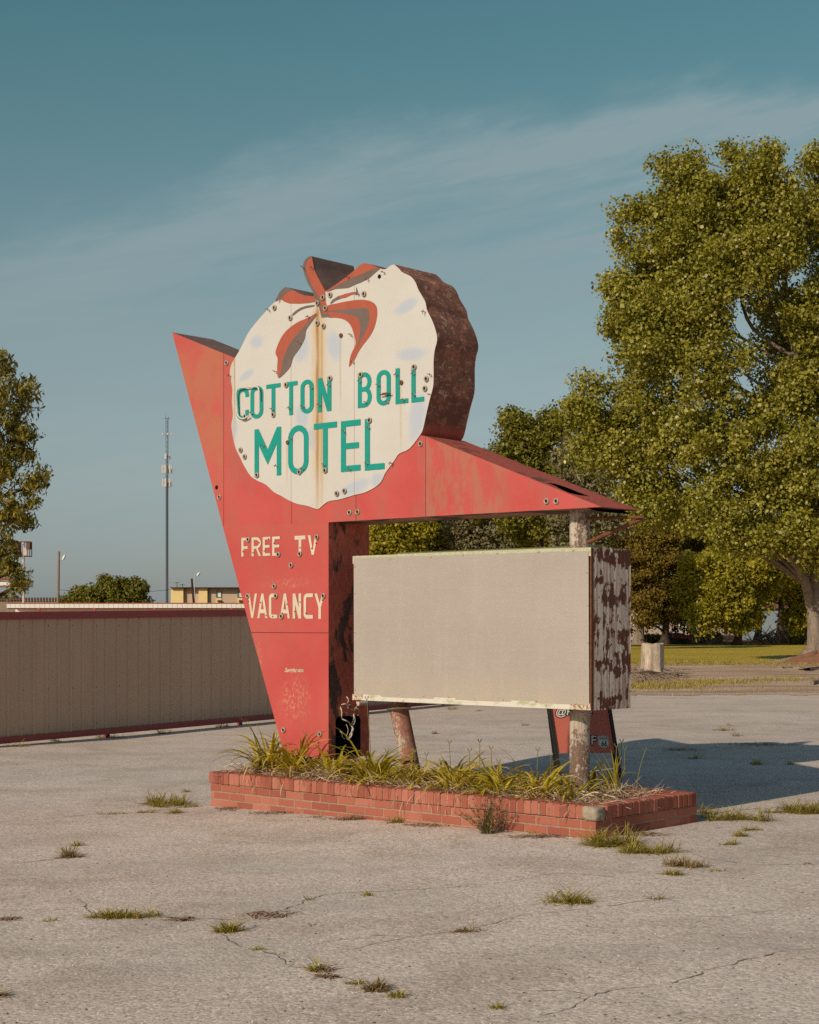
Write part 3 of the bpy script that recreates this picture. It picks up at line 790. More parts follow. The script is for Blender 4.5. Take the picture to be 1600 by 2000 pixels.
def glyph(ch, w, h, t, u):
    """strokes ('s', path, closed) and polygons ('p', path) of a condensed block letter in a w x h cell; t stem, u bar thickness"""
    a, bz, ct = t / 2, u / 2, h - u / 2
    x0, x1, xm = a, w - a, w / 2
    rx = (w - t) / 2; rz = rx * (u / t) * 1.0
    rz = min(max(rz, 0.16 * h), 0.3 * h)
    if ch in 'O':
        p = arc(xm, ct - rz, rx, rz, 0, 180) + arc(xm, bz + rz, rx, rz, 180, 360)
        return [('s', p, True)]
    if ch == 'C':
        p = [(x1, h * 0.70)] + arc(xm, ct - rz, rx, rz, 0, 180) + arc(xm, bz + rz, rx, rz, 180, 360) + [(x1, h * 0.30)]
        return [('s', p, False)]
    if ch == 'c':                                     # square-cornered C
        return [('s', [(w, ct)] + arc(x0 + rx * .7, ct - rz * .6, rx * .7, rz * .6, 90, 180, 5) + arc(x0 + rx * .7, bz + rz * .6, rx * .7, rz * .6, 180, 270, 5) + [(w, bz)], False)]
    if ch == 'T': return [('p', [(0, h), (0, h - u), (xm - a, h - u), (xm - a, 0), (xm + a, 0), (xm + a, h - u), (w, h - u), (w, h)])]
    if ch == 'L': return [('p', [(0, h), (0, 0), (w, 0), (w, u), (t, u), (t, h)])]
    if ch == 'E': return [('p', [(0, h), (0, 0), (w, 0), (w, u), (t, u), (t, h / 2 - u / 2), (w * .92, h / 2 - u / 2), (w * .92, h / 2 + u / 2), (t, h / 2 + u / 2), (t, h - u), (w, h - u), (w, h)])]
    if ch == 'F': return [('p', [(0, h), (0, 0), (t, 0), (t, h / 2 - u * .7), (w * .92, h / 2 - u * .7), (w * .92, h / 2 + u * .3), (t, h / 2 + u * .3), (t, h - u), (w, h - u), (w, h)])]
    if ch == 'N': return [('p', [(0, h), (0, 0), (t, 0), (t, h * .56), (w - t * 1.05, 0), (w, 0), (w, h), (w - t, h), (w - t, h * .44), (t * 1.05, h)])]
    if ch == 'M': return [('p', [(0, h), (0, 0), (t, 0), (t, h * .66), (xm, h * .24), (w - t, h * .66), (w - t, 0), (w, 0), (w, h), (w - t * .95, h), (xm, h * .56), (t * .95, h)])]
    if ch == 'V': return [('p', [(0, h), (xm - a * .8, 0), (xm + a * .8, 0), (w, h), (w - t * .95, h), (xm, h * .22), (t * .95, h)])]
    if ch == 'A': return [('p', [(0, 0), (xm - a * .9, h), (xm + a * .9, h), (w, 0), (w - t * .9, 0), (w * .72, h * .2), (w * .28, h * .2), (t * .9, 0)]),
                          ]
    if ch == 'Y': return [('p', [(0, h), (xm - a, h * .45), (xm - a, 0), (xm + a, 0), (xm + a, h * .45), (w, h), (w - t * .95, h), (xm, h * .62), (t * .95, h)])]
    if ch == 'B':
        hm = h * .52
        up_ = [(a, ct)] + [(xm, ct)] + arc(xm, (ct + hm) / 2, rx * .93, (ct - hm) / 2, 90, -90, 8)[1:] + [(a, hm)]
        lo_ = [(a, hm)] + [(xm, hm)] + arc(xm, (bz + hm) / 2, rx, (hm - bz) / 2, 90, -90, 8)[1:] + [(a, bz)]
        return [('p', [(0, 0), (t, 0), (t, h), (0, h)]), ('s', up_, False), ('s', lo_, False)]
    if ch == 'R':
        hm = h * .46
        up_ = [(a, ct), (xm, ct)] + arc(xm, (ct + hm) / 2, rx, (ct - hm) / 2, 90, -90, 8)[1:] + [(a, hm)]
        return [('p', [(0, 0), (t, 0), (t, h), (0, h)]), ('s', up_, False), ('p', [(xm - a * .4, hm), (w - t, 0), (w, 0), (xm + a * 1.1, hm)])]
    return []
def word(name, letters, px_stem, bar, mat, parent, d0, zt, zb):
    """letters: (char, left px, right px); zt/zb: functions px -> row of cap line and base line"""
    mb = MB(); k = 0
    for ch, xa, xb in letters:
        xm = (xa + xb) / 2
        A_ = face(xa, zb(xa)); B_ = face(xb, zb(xb)); T_ = face(xm, zt(xm)); Bm = face(xm, zb(xm))
        w = B_.x - A_.x; h = T_.z - Bm.z; t = px_stem(xm); u = bar * h
        hole = None
        for kind, path, *cl in glyph(ch, w, h, t, u):
            d = d0 - 0.0004 * (k % 6); k += 1
            P3 = lambda q: Vector((A_.x + q[0], d, Bm.z + q[1]))
            if kind == 'p':
                hl = []
                if ch == 'A': hl = [[P3(q) for q in ((w * .36, h * .36), (w * .64, h * .36), (w * .5, h * .78))]]
                mb.poly([P3(q) for q in path], hl)
            else:
                L_, R_ = stroke(path, t, cl[0], u)
                n_ = len(L_)
                mb.add([P3(q) for q in L_ + R_], [(i, n_ + i, n_ + (i + 1) % n_, (i + 1) % n_) for i in range(n_ if cl[0] else n_ - 1)])
    return mb.build(name, mat, parent)
lin = lambda xa, ya, xb, yb: (lambda x: ya + (yb - ya) * (x - xa) / (xb - xa))
st1 = lambda px: 8.3 * (14.4 - (px - 480) * 0.0042) / (F * 0.7)
word("lettering", [('C', 463.5, 488), ('O', 491, 516), ('T', 522, 549.8), ('T', 558, 583), ('O', 589, 614.5), ('N', 623, 649)], lambda p: 0.047, 0.125, M_TEAL, DISC, FD - 0.004,
     lin(476, 757.5, 818, 714.5), lin(476, 820.5, 818, 785))
word("lettering", [('B', 700.8, 728), ('O', 737.5, 765), ('L', 774.7, 799.3), ('L', 805.6, 830.3)], lambda p: 0.045, 0.125, M_TEAL, DISC, FD - 0.004,
     lin(476, 757.5, 818, 714.5), lin(476, 820.5, 818, 785))
word("lettering", [('M', 499, 551), ('O', 564.8, 604.3), ('T', 615, 660), ('E', 668, 706), ('L', 714.7, 753)], lambda p: 0.056, 0.115, M_TEAL, DISC, FD - 0.004,
     lin(500, 838.5, 752, 815), lin(500, 932, 752, 916.5))
word("lettering", [('F', 472, 485.5), ('R', 492, 510.5), ('E', 514, 528.5), ('E', 532.5, 547.5)], lambda p: 0.029, 0.14, M_CREAM, pylon, -0.003,
     lin(472, 1050.5, 620, 1045), lin(472, 1087, 620, 1083.5))
word("lettering", [('T', 576, 597), ('V', 602, 621)], lambda p: 0.033, 0.2, M_CREAM, pylon, -0.003, lin(472, 1050.5, 620, 1045), lin(472, 1087, 620, 1083.5))
word("lettering", [('V', 484, 502.5), ('A', 503.3, 523), ('c', 526, 542), ('A', 547.5, 567), ('N', 572.5, 589), ('c', 594, 612), ('Y', 615, 635)], lambda p: 0.031, 0.15, M_CREAM, pylon, -0.003,
     lin(484, 1159.5, 635, 1159), lin(484, 1207, 635, 1209))

def text_mesh(body, size, mat, name, parent, M, shear=0.0, bold=0.0, align='LEFT'):
    cu = bpy.data.curves.new(name, 'FONT'); cu.body = body; cu.size = size; cu.shear = shear; cu.offset = bold; cu.resolution_u = 3; cu.align_x = align
    to = bpy.data.objects.new(name, cu); COL.objects.link(to)
    bpy.context.view_layer.update()
    me = bpy.data.meshes.new_from_object(to.evaluated_get(bpy.context.evaluated_depsgraph_get()))
    bpy.data.objects.remove(to); bpy.data.curves.remove(cu)
    me.transform(M); me.materials.clear(); me.materials.append(mat)
    o = bpy.data.objects.new(name, me); COL.objects.link(o); o.parent = parent
    return o
UP = Matrix(((1, 0, 0, 0), (0, 0, -1, 0), (0, 1, 0, 0), (0, 0, 0, 1)))    # text plane stood upright, facing -y
p = face(556.5, 1312.5)
text_mesh("Seright", 0.052, M_CREAM, "signature", pylon, Matrix.Translation((p.x, -0.003, p.z)) @ UP, 0.35, 0.0012).scale = (1, 1, 1)
p = face(581.5, 1312.5)
text_mesh("NEON", 0.036, M_CREAM, "signature", pylon, Matrix.Translation((p.x, -0.0032, p.z)) @ UP @ Matrix.Diagonal((0.72, 1, 1, 1)), 0.35, 0.001)

# --- neon fittings: sockets, stand-offs, one surviving tube
def socket(px, py, parent, d0, r=0.024, solid=False):
    p = face(px, py, d0); mb = MB(); n_ = 14
    prof = [(r * 1.02, 0.0), (r * 1.02, -0.007), (r * 0.9, -0.011), (r * 0.66, -0.011), (r * 0.56, -0.006)]
    if solid: prof = [(r * 0.95, 0.0), (r * 0.95, -0.006), (r * 0.5, -0.010), (0.004, -0.008)]
    V = [(p.x + q * math.cos(2 * math.pi * k / n_), d0 + dy, p.z + q * math.sin(2 * math.pi * k / n_)) for q, dy in prof for k in range(n_)]
    mb.add(V, [(i * n_ + k, i * n_ + (k + 1) % n_, (i + 1) * n_ + (k + 1) % n_, (i + 1) * n_ + k) for i in range(len(prof) - 1) for k in range(n_)], 1 if solid else 0, True)
    if not solid:
        mb.add([(p.x + r * .58 * math.cos(2 * math.pi * k / n_), d0 - 0.003, p.z + r * .58 * math.sin(2 * math.pi * k / n_)) for k in range(n_)], [tuple(range(n_))], 2)
        mb.add([(p.x + r * .25 + r * .22 * math.cos(2 * math.pi * k / 8), d0 - 0.005, p.z - r * .1 + r * .3 * math.sin(2 * math.pi * k / 8)) for k in range(8)], [tuple(range(8))], 1)
    return mb.build("neon_socket", [M_RING, M_RUSTY, M_HOLE], parent)
for q in [(536, 601), (567, 621), (645, 576), (631, 581), (620, 592), (636, 602), (620, 631), (632, 637), (559, 752), (645, 739), (534, 810), (479, 814),
          (711, 574), (705, 732), (809, 717), (833, 740), (830, 759), (722, 821), (470, 879), (478, 892), (585, 922), (635, 919), (502, 928), (658, 964), (673, 959)]:
    socket(*q, DISC, FD - 0.006)
for q in [(666, 655), (562, 864), (784, 747)]: socket(*q, DISC, FD - 0.006, 0.02, True)
arrow = bpy.data.objects["arrow_body"]
for q in [(443, 709), (429, 971), (683, 1001), (699, 1000), (822, 867), (1068, 979), (1087, 979)]: socket(*q, arrow, -0.001)
for q in [(485, 1054), (619, 1049), (544, 1083), (586, 1082), (569, 1104), (536, 1145), (484, 1164), (539, 1164), (632, 1164), (550, 1204), (554, 1426), (625, 1434)]:
    socket(*q, pylon, -0.004)
def bore(px, py, parent, d0, r):
    p = face(px, py, d0); mb = MB(); mb.disk((p.x, d0, p.z), r, 0, 16); return mb.build("bolt_hole", M_HOLE, parent)
for q in [(474.5, 1077.5), (494, 1079.5), (506, 1060), (516, 1076), (524, 1052.5), (535, 1061), (586, 1069.5), (609, 1071), (617, 1061), (485, 1174), (509, 1177), (519.5, 1202), (532.5, 1204), (551, 1197.5),
          (560.5, 1180), (575, 1194.5), (586, 1176), (597.5, 1198), (629.5, 1172)]:
    bore(q[0], q[1], pylon, -0.0065, 0.0062)
bore(741, 540, DISC, FD - 0.002, 0.019); bore(423, 952, arrow, -0.002, 0.02)
qr = random.Random(11)
def clip(px, py, parent, d0):
    p = face(px, py, d0); mb = MB(); a = qr.uniform(-0.6, 0.6)
    mb.tube([p, p + Vector((0, -0.016, 0)), p + Vector((qr.uniform(-.006, .006), -0.024, 0.004))], [0.0055, 0.0045, 0.0035], 6, 0)
    c0 = p + Vector((0, -0.024, 0.003)); dx = Vector((math.cos(a) * 0.013, 0, math.sin(a) * 0.010))
    mb.tube([c0 - dx + Vector((0, -0.012, 0)), c0, c0 + dx + Vector((0, -0.01, 0.004))], 0.003, 5, 1)
    mb.tube([c0, c0 + Vector((qr.uniform(-.012, .02), -0.005, -qr.uniform(0.008, 0.028)))], 0.0022, 5, 1)
    return mb.build("tube_clip", [M_GLASS, M_RUSTY], parent)
for q in [(526, 605), (546, 586), (604, 619), (587, 669), (450, 734), (540, 726), (611, 757), (594, 794), (534, 799), (567, 797), (494, 807), (626, 791), (645, 752), (516, 870), (570, 856), (674, 842),
          (751, 532), (720, 546), (682, 540), (701, 574), (830, 609), (687, 654), (691, 707), (705, 744), (717, 786), (741, 752), (759, 785), (776, 732), (790, 781), (810, 730), (811, 771), (842, 732),
          (842, 771), (722, 835), (542, 910), (594, 915), (635, 907), (685, 916), (719, 905), (766, 905), (612, 523), (594, 522)]:
    clip(*q, DISC, FD - 0.004)
mb = MB()
tub = spline([(486, 812), (474, 818), (465, 812), (463.2, 800), (461.5, 775), (463, 763), (468, 758), (480, 756.5), (496, 755), (503, 756), (506, 763), (506.3, 780)], 4)
mb.tube([face(x, y, FD - 0.032) for x, y in tub], 0.0075, 7)
mb.build("neon_tube", M_GLASS, DISC)
mb = MB(); p = face(752, 770, FD - 0.03)
mb.tube([p + Vector((-0.06, 0, 0)), p + Vector((0.06, 0, 0.003))], 0.006, 6); mb.tube([p + Vector((-0.03, 0, 0.01)), p + Vector((0.03, -0.004, 0.008))], 0.005, 6)
mb.build("rusted_rod", M_RUSTY, DISC)

# --- reader board ------------------------------------------------------------
RX0, RX1, RZ0, RZ1 = 0.587, 3.045, 0.892, 2.104
mb = MB(); mb.box(((RX0 + RX1) / 2, 0.01 + 0.25, (RZ0 + RZ1) / 2), (RX1 - RX0 - 0.012, 0.50, RZ1 - RZ0 - 0.012))
BOARD = mb.build("reader_board", M_UNDER, SIGN)
mb = MB()
ff = fp([(691.5, 1090), (1150, 1076), (1151.5, 1377), (692, 1359)], -0.008)
NB = 10                                               # the sheet is slightly buckled between its screws
rows = []
for j in range(NB + 1):
    for i in range(2 * NB + 1):
        a_, b_ = i / (2 * NB), j / NB
        p = (ff[3].lerp(ff[2], a_)).lerp(ff[0].lerp(ff[1], a_), b_)
        p.y += 0.002 * math.sin(a_ * 19) * math.sin(b_ * 7 + 1) - 0.003
        rows.append(p)
mb.add(rows, [(j * (2 * NB + 1) + i, j * (2 * NB + 1) + i + 1, (j + 1) * (2 * NB + 1) + i + 1, (j + 1) * (2 * NB + 1) + i) for j in range(NB) for i in range(2 * NB)], 0, True)
mb.build("face_panel", M_BOARD, BOARD)
mb = MB(); a_, b_ = face(690, 1087), face(1152, 1070)
mb.box(((RX0 + RX1) / 2, 0.0, (RZ1 + 2.045) / 2 + 0.002), (RX1 - RX0, 0.012, RZ1 - 2.040))
mb.box(((RX0 + RX1) / 2, 0.26, RZ1 + 0.001), (RX1 - RX0 - 0.004, 0.502, 0.006))
mb.box(((RX0 + RX1) / 2 - 0.1, 0.50, RZ1 + 0.026), (RX1 - RX0 - 0.3, 0.006, 0.044))  # unseen flange, added to block sunlight between arrow and board
mb.build("frame_strip", M_BOARDTOP, BOARD)
mb = MB(); mb.box(((RX0 + RX1) / 2, -0.002, RZ0 + 0.024), (RX1 - RX0, 0.016, 0.05))
mb.build("frame_strip", M_STRIP, BOARD)
mb = MB(); mb.box((RX1 - 0.002, 0.010, (RZ0 + RZ1) / 2), (0.012, 0.03, RZ1 - RZ0 - 0.004))
mb.build("edge_strip", M_RUSTY, BOARD)
mb = MB()                                             # corrugated-looking end skin with a ragged lifted edge
NY, NZ = 40, 24
V = []
for j in range(NZ + 1):
    for i in range(NY + 1):
        y = 0.022 + (0.512 - 0.022) * i / NY; z = RZ0 - 0.004 + (RZ1 - RZ0 + 0.006) * j / NZ
        V.append((RX1 + 0.004 + 0.0022 * math.sin(y * 150), y, z))
mb.add(V, [(j * (NY + 1) + i, j * (NY + 1) + i + 1, (j + 1) * (NY + 1) + i + 1, (j + 1) * (NY + 1) + i) for j in range(NZ) for i in range(NY)], 0, True)
mb.build("end_skin", M_END, BOARD)
for px_, py_ in [(762, 1092), (842, 1087.5), (905, 1084), (971, 1080.5), (1052, 1077.5), (1119, 1075), (693.5, 1106), (693.5, 1158), (693.5, 1235), (694, 1290), (694, 1347), (778, 1356), (828, 1359), (876, 1361),
                 (927, 1363.5), (983, 1366), (1048, 1369), (1125, 1374), (1147, 1118), (1148, 1182), (1149, 1255), (1150, 1332)]:
    mb = MB(); p = face(px_, py_, -0.010); r_ = 0.009
    V = [(p.x + r_ * math.cos(k * math.pi / 4), -0.013, p.z + r_ * math.sin(k * math.pi / 4)) for k in range(8)] + [(p.x, -0.022, p.z)]
    mb.add(V, [(k, (k + 1) % 8, 8) for k in range(8)], 0, True); mb.build("screw", M_RING, BOARD)

# --- posts -------------------------------------------------------------------
mb = MB(); mb.tube([(2.759, 0.25, 0.10), (2.759, 0.25, 2.46)], 0.0785, 24)
mb.build("support_post", M_PIPE, SIGN)
mb = MB(); a_, b_ = face(808, 1528, 0.25), face(777, 1372, 0.25)
mb.tube([a_ + (a_ - b_) * 0.2, a_.lerp(b_, 0.5), b_], 0.079, 24)
mid = mb.build("support_post", M_PIPE_R, SIGN)
mb = MB(); c_ = a_.lerp(b_, 0.92)
mb.tube([c_ + Vector((0.095 * math.cos(k * math.pi / 8), 0.095 * math.sin(k * math.pi / 8), 0.012 * math.sin(k * math.pi / 8 + 2))) for k in range(17)], 0.011, 6)
mb.build("strap", M_WIRE, mid)

# --- loose wiring hanging out of the access hole
def hang(px_pts, d0, r_, x_=0.30):
    """points of the picture on the plane of the pylon's right side"""
    P = []
    for (x, y) in spline(px_pts, 4):
        k = (x - 800.0) / F
        # side plane: lx = x_, solve for the depth
        bx, by = ORG.x + UX * x_, ORG.y + UY * x_
        d = (k * by - bx) / (VX - k * VY); Y = by + VY * d
        P.append(Vector((x_, d, CAMH + (HZ - y) / F * Y)))
    return P
for pts, r_ in [([(677, 1361), (680, 1370), (680, 1376), (672, 1375), (667, 1379), (666, 1390), (669, 1402), (673, 1407), (683, 1412), (688, 1420), (687, 1430), (683, 1440)], 0.0065),
                ([(697, 1371), (695, 1381), (692, 1395), (691, 1410), (690, 1422), (685, 1436), (681, 1445)], 0.0075),
                ([(690, 1400), (688, 1410), (690, 1420)], 0.005),
                ([(678, 1378), (684, 1376), (693, 1381), (692, 1386), (684, 1386), (678, 1382), (680, 1377)], 0.004),
                ([(694, 1382), (700, 1388), (701, 1394), (697, 1397)], 0.0045),
                ([(664, 1428), (668, 1436), (674, 1443)], 0.003), ([(676, 1415), (679, 1430), (678, 1444)], 0.003), ([(672, 1390), (682, 1397), (690, 1399)], 0.003)]:
    mb = MB(); P = hang(pts, 0, r_)
    for i, p in enumerate(P): p.x += 0.012 * math.sin(i * 0.7)
    mb.tube(P, r_, 6); mb.build("cable", M_WIRE, pylon)
mb = MB(); P = hang([(699, 1374.5), (717, 1373.5)], 0, 0.01, 0.32); mb.tube(P, 0.02, 8); mb.build("conduit_end", M_WIRE, pylon)

# ================================================================== BRICK PLANTER
def brick_mat():
    m, g, b = newmat("red_brick", 0.85, 0.2)
    c = g.co(); r = g.attr('tone')
    n = g.noise(c, 9, 7, 0.65); n2 = g.noise(c, 60, 4, 0.7)
    col = g.ramp(r, [(0.0, (0.27, 0.078, 0.052)), (0.3, (0.345, 0.108, 0.071)), (0.7, (0.39, 0.13, 0.085)), (1.0, (0.45, 0.17, 0.118))])
    col = g.mix(g.rng(n, 0.5, 0.75, 0, 0.45), col, (0.30, 0.11, 0.075))
    col = g.mix(g.rng(n2, 0.62, 0.8, 0, 0.4), col, (0.52, 0.30, 0.21))
    col = g.mix(g.rng(n2, 0.36, 0.26, 0, 0.5), col, (0.14, 0.06, 0.045))
    g.put(b.inputs['Base Color'], col); g.put(b.inputs['Normal'], g.bump(g.m('MULTIPLY_ADD', n, 0.5, n2), 0.35, 0.008))
    return m
M_BRICK = brick_mat()
M_MORTAR = simple("sandy_mortar", (0.33, 0.235, 0.17), 0.95, 0.1, var=0.3, scale=25, bump=0.3)
M_CONC = simple("broken_concrete", (0.36, 0.295, 0.22), 0.95, 0.1, var=0.3, scale=30, bump=0.6)
PX0, PX1, PD0, PD1 = -0.757, 3.40, -0.44, 0.94          # in the sign's frame
PT = 0.231
PC = loc2w((PX0 + PX1) / 2, 0.25, 0.0)
PLANTER = thing("brick_planter", "long low red brick planter under the motel sign, filled with daylilies", "planter", (ORG.x, ORG.y, 0), YAW)
q = random.Random(21)
mb = MB()
CAPH = 0.098
pitch = 0.0674
def gap(i): return q.uniform(-0.002, 0.002)
nf = int((PX1 - 0.095 - PX0) / pitch)
for i in range(nf):
    x = PX0 + pitch * (i + 0.5)
    mb.box((x + gap(i), PD0 + 0.10 + q.uniform(-.004, .004), PT - CAPH / 2 + q.uniform(-.003, .002)), (pitch - 0.007, 0.20, CAPH), bev=0.005, tone=q.random(),
           rot=Matrix.Rotation(q.uniform(-.02, .02), 3, 'Z'))
    mb.box((x + gap(i), PD1 - 0.10, PT - CAPH / 2), (pitch - 0.007, 0.20, CAPH), bev=0.005, tone=q.random())
ne = int((PD1 - PD0 - 0.40) / pitch)
for i in range(-2, ne + 3):
    y = PD0 + 0.20 + pitch * (i + 0.5)
    if y > PD1 - 0.02: continue
    if i == -2: continue
    mb.box((PX1 - 0.10 + q.uniform(-.004, .004), y, PT - CAPH / 2 + 0.001 + q.uniform(-.003, .002)), (0.20, pitch - 0.007, CAPH), bev=0.005, tone=q.random(), rot=Matrix.Rotation(q.uniform(-.02, .02), 3, 'Z'))
    if 0 <= i < ne: mb.box((PX0 + 0.10, y, PT - CAPH / 2), (0.20, pitch - 0.007, CAPH), bev=0.005, tone=q.random())
mb.build("coping", M_BRICK, PLANTER, tone=True)
# chunk of concrete patched into the near corner of the coping
bm = bmesh.new(); bmesh.ops.create_icosphere(bm, subdivisions=3, radius=1.0)
for v in bm.verts:
    p = v.co; k = (abs(p.x) ** 9 + abs(p.y) ** 9 + abs(p.z) ** 9) ** (-1 / 9)
    p *= k * (1 + 0.07 * math.sin(9 * p.x + 3) * math.sin(7 * p.z) + 0.05 * math.sin(13 * p.y + 5 * p.z))
bmesh.ops.scale(bm, vec=(0.068, 0.060, 0.050), verts=bm.verts); bmesh.ops.translate(bm, vec=(PX1 - 0.062, PD0 + 0.052, PT - 0.052), verts=bm.verts)
mb = MB(); mb.add([v.co for v in bm.verts], [tuple(v.index for v in f.verts) for f in bm.faces], 0, True); bm.free()
mb.build("corner_block", M_CONC, PLANTER)
# running-bond courses under the coping
mb = MB(); mo = MB()
IN = 0.012
bl, bh = 0.203, 0.0675
ztop = PT - CAPH - 0.004
for k in range(4):
    z = ztop - bh * (k + 0.5)
    off = (bl / 2 if k % 2 else 0) + 0.06
    x = PX0 + IN - off
    while x < PX1 - IN:
        xa, xb = max(x, PX0 + IN), min(x + bl, PX1 - IN)
        if PX1 - IN - xb < 0.055: xb = PX1 - IN + 0.004
        if xa >= PX1 - IN - 0.055: break
        if xb - xa > 0.03:
            for yy in (PD0 + IN + 0.05, PD1 - IN - 0.05):
                mb.box(((xa + xb) / 2, yy + q.uniform(-.0015, .0015), z), (xb - xa - 0.009, 0.10, bh - 0.010), bev=0.003, tone=q.random())
        x += bl
    y = PD0 + IN + 0.1 - (bl / 2 if k % 2 == 0 else 0)
    while y < PD1 - IN - 0.1:
        ya, yb = max(y, PD0 + IN + 0.1), min(y + bl, PD1 - IN - 0.1)
        if PD1 - IN - 0.1 - yb < 0.055: yb = PD1 - IN - 0.096
        if ya >= PD1 - IN - 0.155: break
        if yb - ya > 0.03:
            for xx in (PX0 + IN + 0.05, PX1 - IN - 0.05):
                mb.box((xx + q.uniform(-.0015, .0015), (ya + yb) / 2, z), (0.10, yb - ya - 0.009, bh - 0.010), bev=0.003, tone=q.random())
        y += bl
WALLP = mb.build("wall", M_BRICK, PLANTER, tone=True)
zlo = ztop - bh * 4
for (cx_, cy_, sx_, sy__) in [((PX0 + PX1) / 2, PD0 + IN + 0.05, PX1 - PX0 - 2 * IN - 0.008, 0.094), ((PX0 + PX1) / 2, PD1 - IN - 0.05, PX1 - PX0 - 2 * IN - 0.008, 0.094),
                              (PX0 + IN + 0.05, 0.25, 0.094, PD1 - PD0 - 0.22), (PX1 - IN - 0.05, 0.25, 0.094, PD1 - PD0 - 0.22)]:
    mo.box((cx_, cy_, (ztop + zlo) / 2), (sx_, sy__, ztop - zlo))
for (cx_, cy_, sx_, sy__) in [((PX0 + PX1) / 2, PD0 + 0.10, PX1 - PX0 - 0.03, 0.185), ((PX0 + PX1) / 2, PD1 - 0.10, PX1 - PX0 - 0.03, 0.185),
                              (PX0 + 0.10, 0.25, 0.185, PD1 - PD0 - 0.38), (PX1 - 0.10, 0.25, 0.185, PD1 - PD0 - 0.38)]:
    mo.box((cx_, cy_, PT - CAPH / 2 - 0.004), (sx_, sy__, CAPH - 0.014))
mo.build("mortar", M_MORTAR, WALLP)
# soil
M_SOIL = simple("dry_soil", (0.14, 0.095, 0.065), 0.98, 0.05, var=0.45, scale=14, bump=0.7)
def soil_z(x, y): return 0.165 + 0.035 * math.sin(x * 2.1 + 1) * math.cos(y * 3.0) + 0.02 * math.sin(x * 6.3 + y * 5) + 0.012 * math.sin(x * 17 + 2) * math.sin(y * 19)
mb = MB(); nx_, ny_ = 110, 34
xa, xb, ya, yb = PX0 + 0.17, PX1 - 0.17, PD0 + 0.17, PD1 - 0.17
mb.add([(xa + (xb - xa) * i / nx_, ya + (yb - ya) * j / ny_, soil_z(xa + (xb - xa) * i / nx_, ya + (yb - ya) * j / ny_)) for j in range(ny_ + 1) for i in range(nx_ + 1)],
       [(j * (nx_ + 1) + i, j * (nx_ + 1) + i + 1, (j + 1) * (nx_ + 1) + i + 1, (j + 1) * (nx_ + 1) + i) for j in range(ny_) for i in range(nx_)], 0, True)
mb.build("soil", M_SOIL, PLANTER)

# ================================================================== PLANTS
def leafmat(name, stops, rough=0.5, spec=0.35, transl=0.3, tint=1.0):
    """leaf surface whose colour follows each leaf's own tone; lets some light through"""
    m = bpy.data.materials.new(name); m.use_nodes = True; nt = m.node_tree; g = G(nt)
    b = nt.nodes['Principled BSDF']; o = nt.nodes['Material Output']
    b.inputs['Roughness'].default_value = rough; b.inputs['Specular IOR Level'].default_value = spec
    col = g.ramp(g.attr('tone'), stops)
    g.put(b.inputs['Base Color'], col)
    t = g.n('ShaderNodeBsdfTranslucent'); g.put(t.inputs['Color'], g.mix(1.0, col, (1.1, 1.15, 0.5), 'MULTIPLY'))
    mx = g.n('ShaderNodeMixShader'); mx.inputs[0].default_value = transl
    nt.links.new(b.outputs[0], mx.inputs[1]); nt.links.new(t.outputs[0], mx.inputs[2]); nt.links.new(mx.outputs[0], o.inputs[0])
    return m
M_LILY = leafmat("daylily_leaf", [(0.0, (0.17, 0.165, 0.016)), (0.35, (0.40, 0.325, 0.026)), (0.65, (0.58, 0.44, 0.04)), (0.85, (0.68, 0.49, 0.08)), (1.0, (0.66, 0.49, 0.22))], 0.42, 0.35, 0.36)
M_DRY = leafmat("dry_leaf", [(0.0, (0.22, 0.14, 0.09)), (0.4, (0.45, 0.315, 0.21)), (0.75, (0.62, 0.475, 0.33)), (1.0, (0.72, 0.60, 0.46))], 0.8, 0.15, 0.12)
M_WEED = leafmat("weed_blade", [(0.0, (0.15, 0.14, 0.02)), (0.45, (0.31, 0.255, 0.04)), (0.8, (0.44, 0.34, 0.075)), (1.0, (0.56, 0.43, 0.17))], 0.55, 0.3, 0.25)
M_STRAW = leafmat("straw_blade", [(0.0, (0.17, 0.11, 0.05)), (0.6, (0.36, 0.255, 0.125)), (1.0, (0.48, 0.36, 0.2))], 0.8, 0.1, 0.15)
M_SCAPE = simple("flower_stalk", (0.19, 0.17, 0.045), 0.6, 0.3, var=0.35, scale=12, bump=0)

def blade(mb, base, az, L, w, tilt, droop, tone, seg=8, twist=0.0, fold=0.25, rg=random):
    """one arching strap leaf with a shallow fold along its middle"""
    p = Vector(base); th = tilt; side = Vector((-math.sin(az), math.cos(az), 0)); V = []
    for i in range(seg + 1):
        t = i / seg
        d = Vector((math.cos(az) * math.cos(th), math.sin(az) * math.cos(th), math.sin(th)))
        up = side.cross(d) * -1
        ww = w * (0.55 + 0.6 * t if t < 0.35 else 0.76) * (1 - max(0, (t - 0.45) / 0.55) ** 1.7) + 0.0006
        s = side * math.cos(twist * t) + up * math.sin(twist * t)
        V += [p - s * ww / 2 + up * ww * fold, p.copy(), p + s * ww / 2 + up * ww * fold]
        p = p + d * (L / seg); th -= droop / seg * (0.4 + 1.4 * t)
    Fs = []
    for i in range(seg):
        a = i * 3; Fs += [(a, a + 1, a + 4, a + 3), (a + 1, a + 2, a + 5, a + 4)]
    mb.add(V, Fs, 0, True, tone)
    mb.tone[-6:] = [min(1, tone + 0.25)] * 6          # tips go yellow

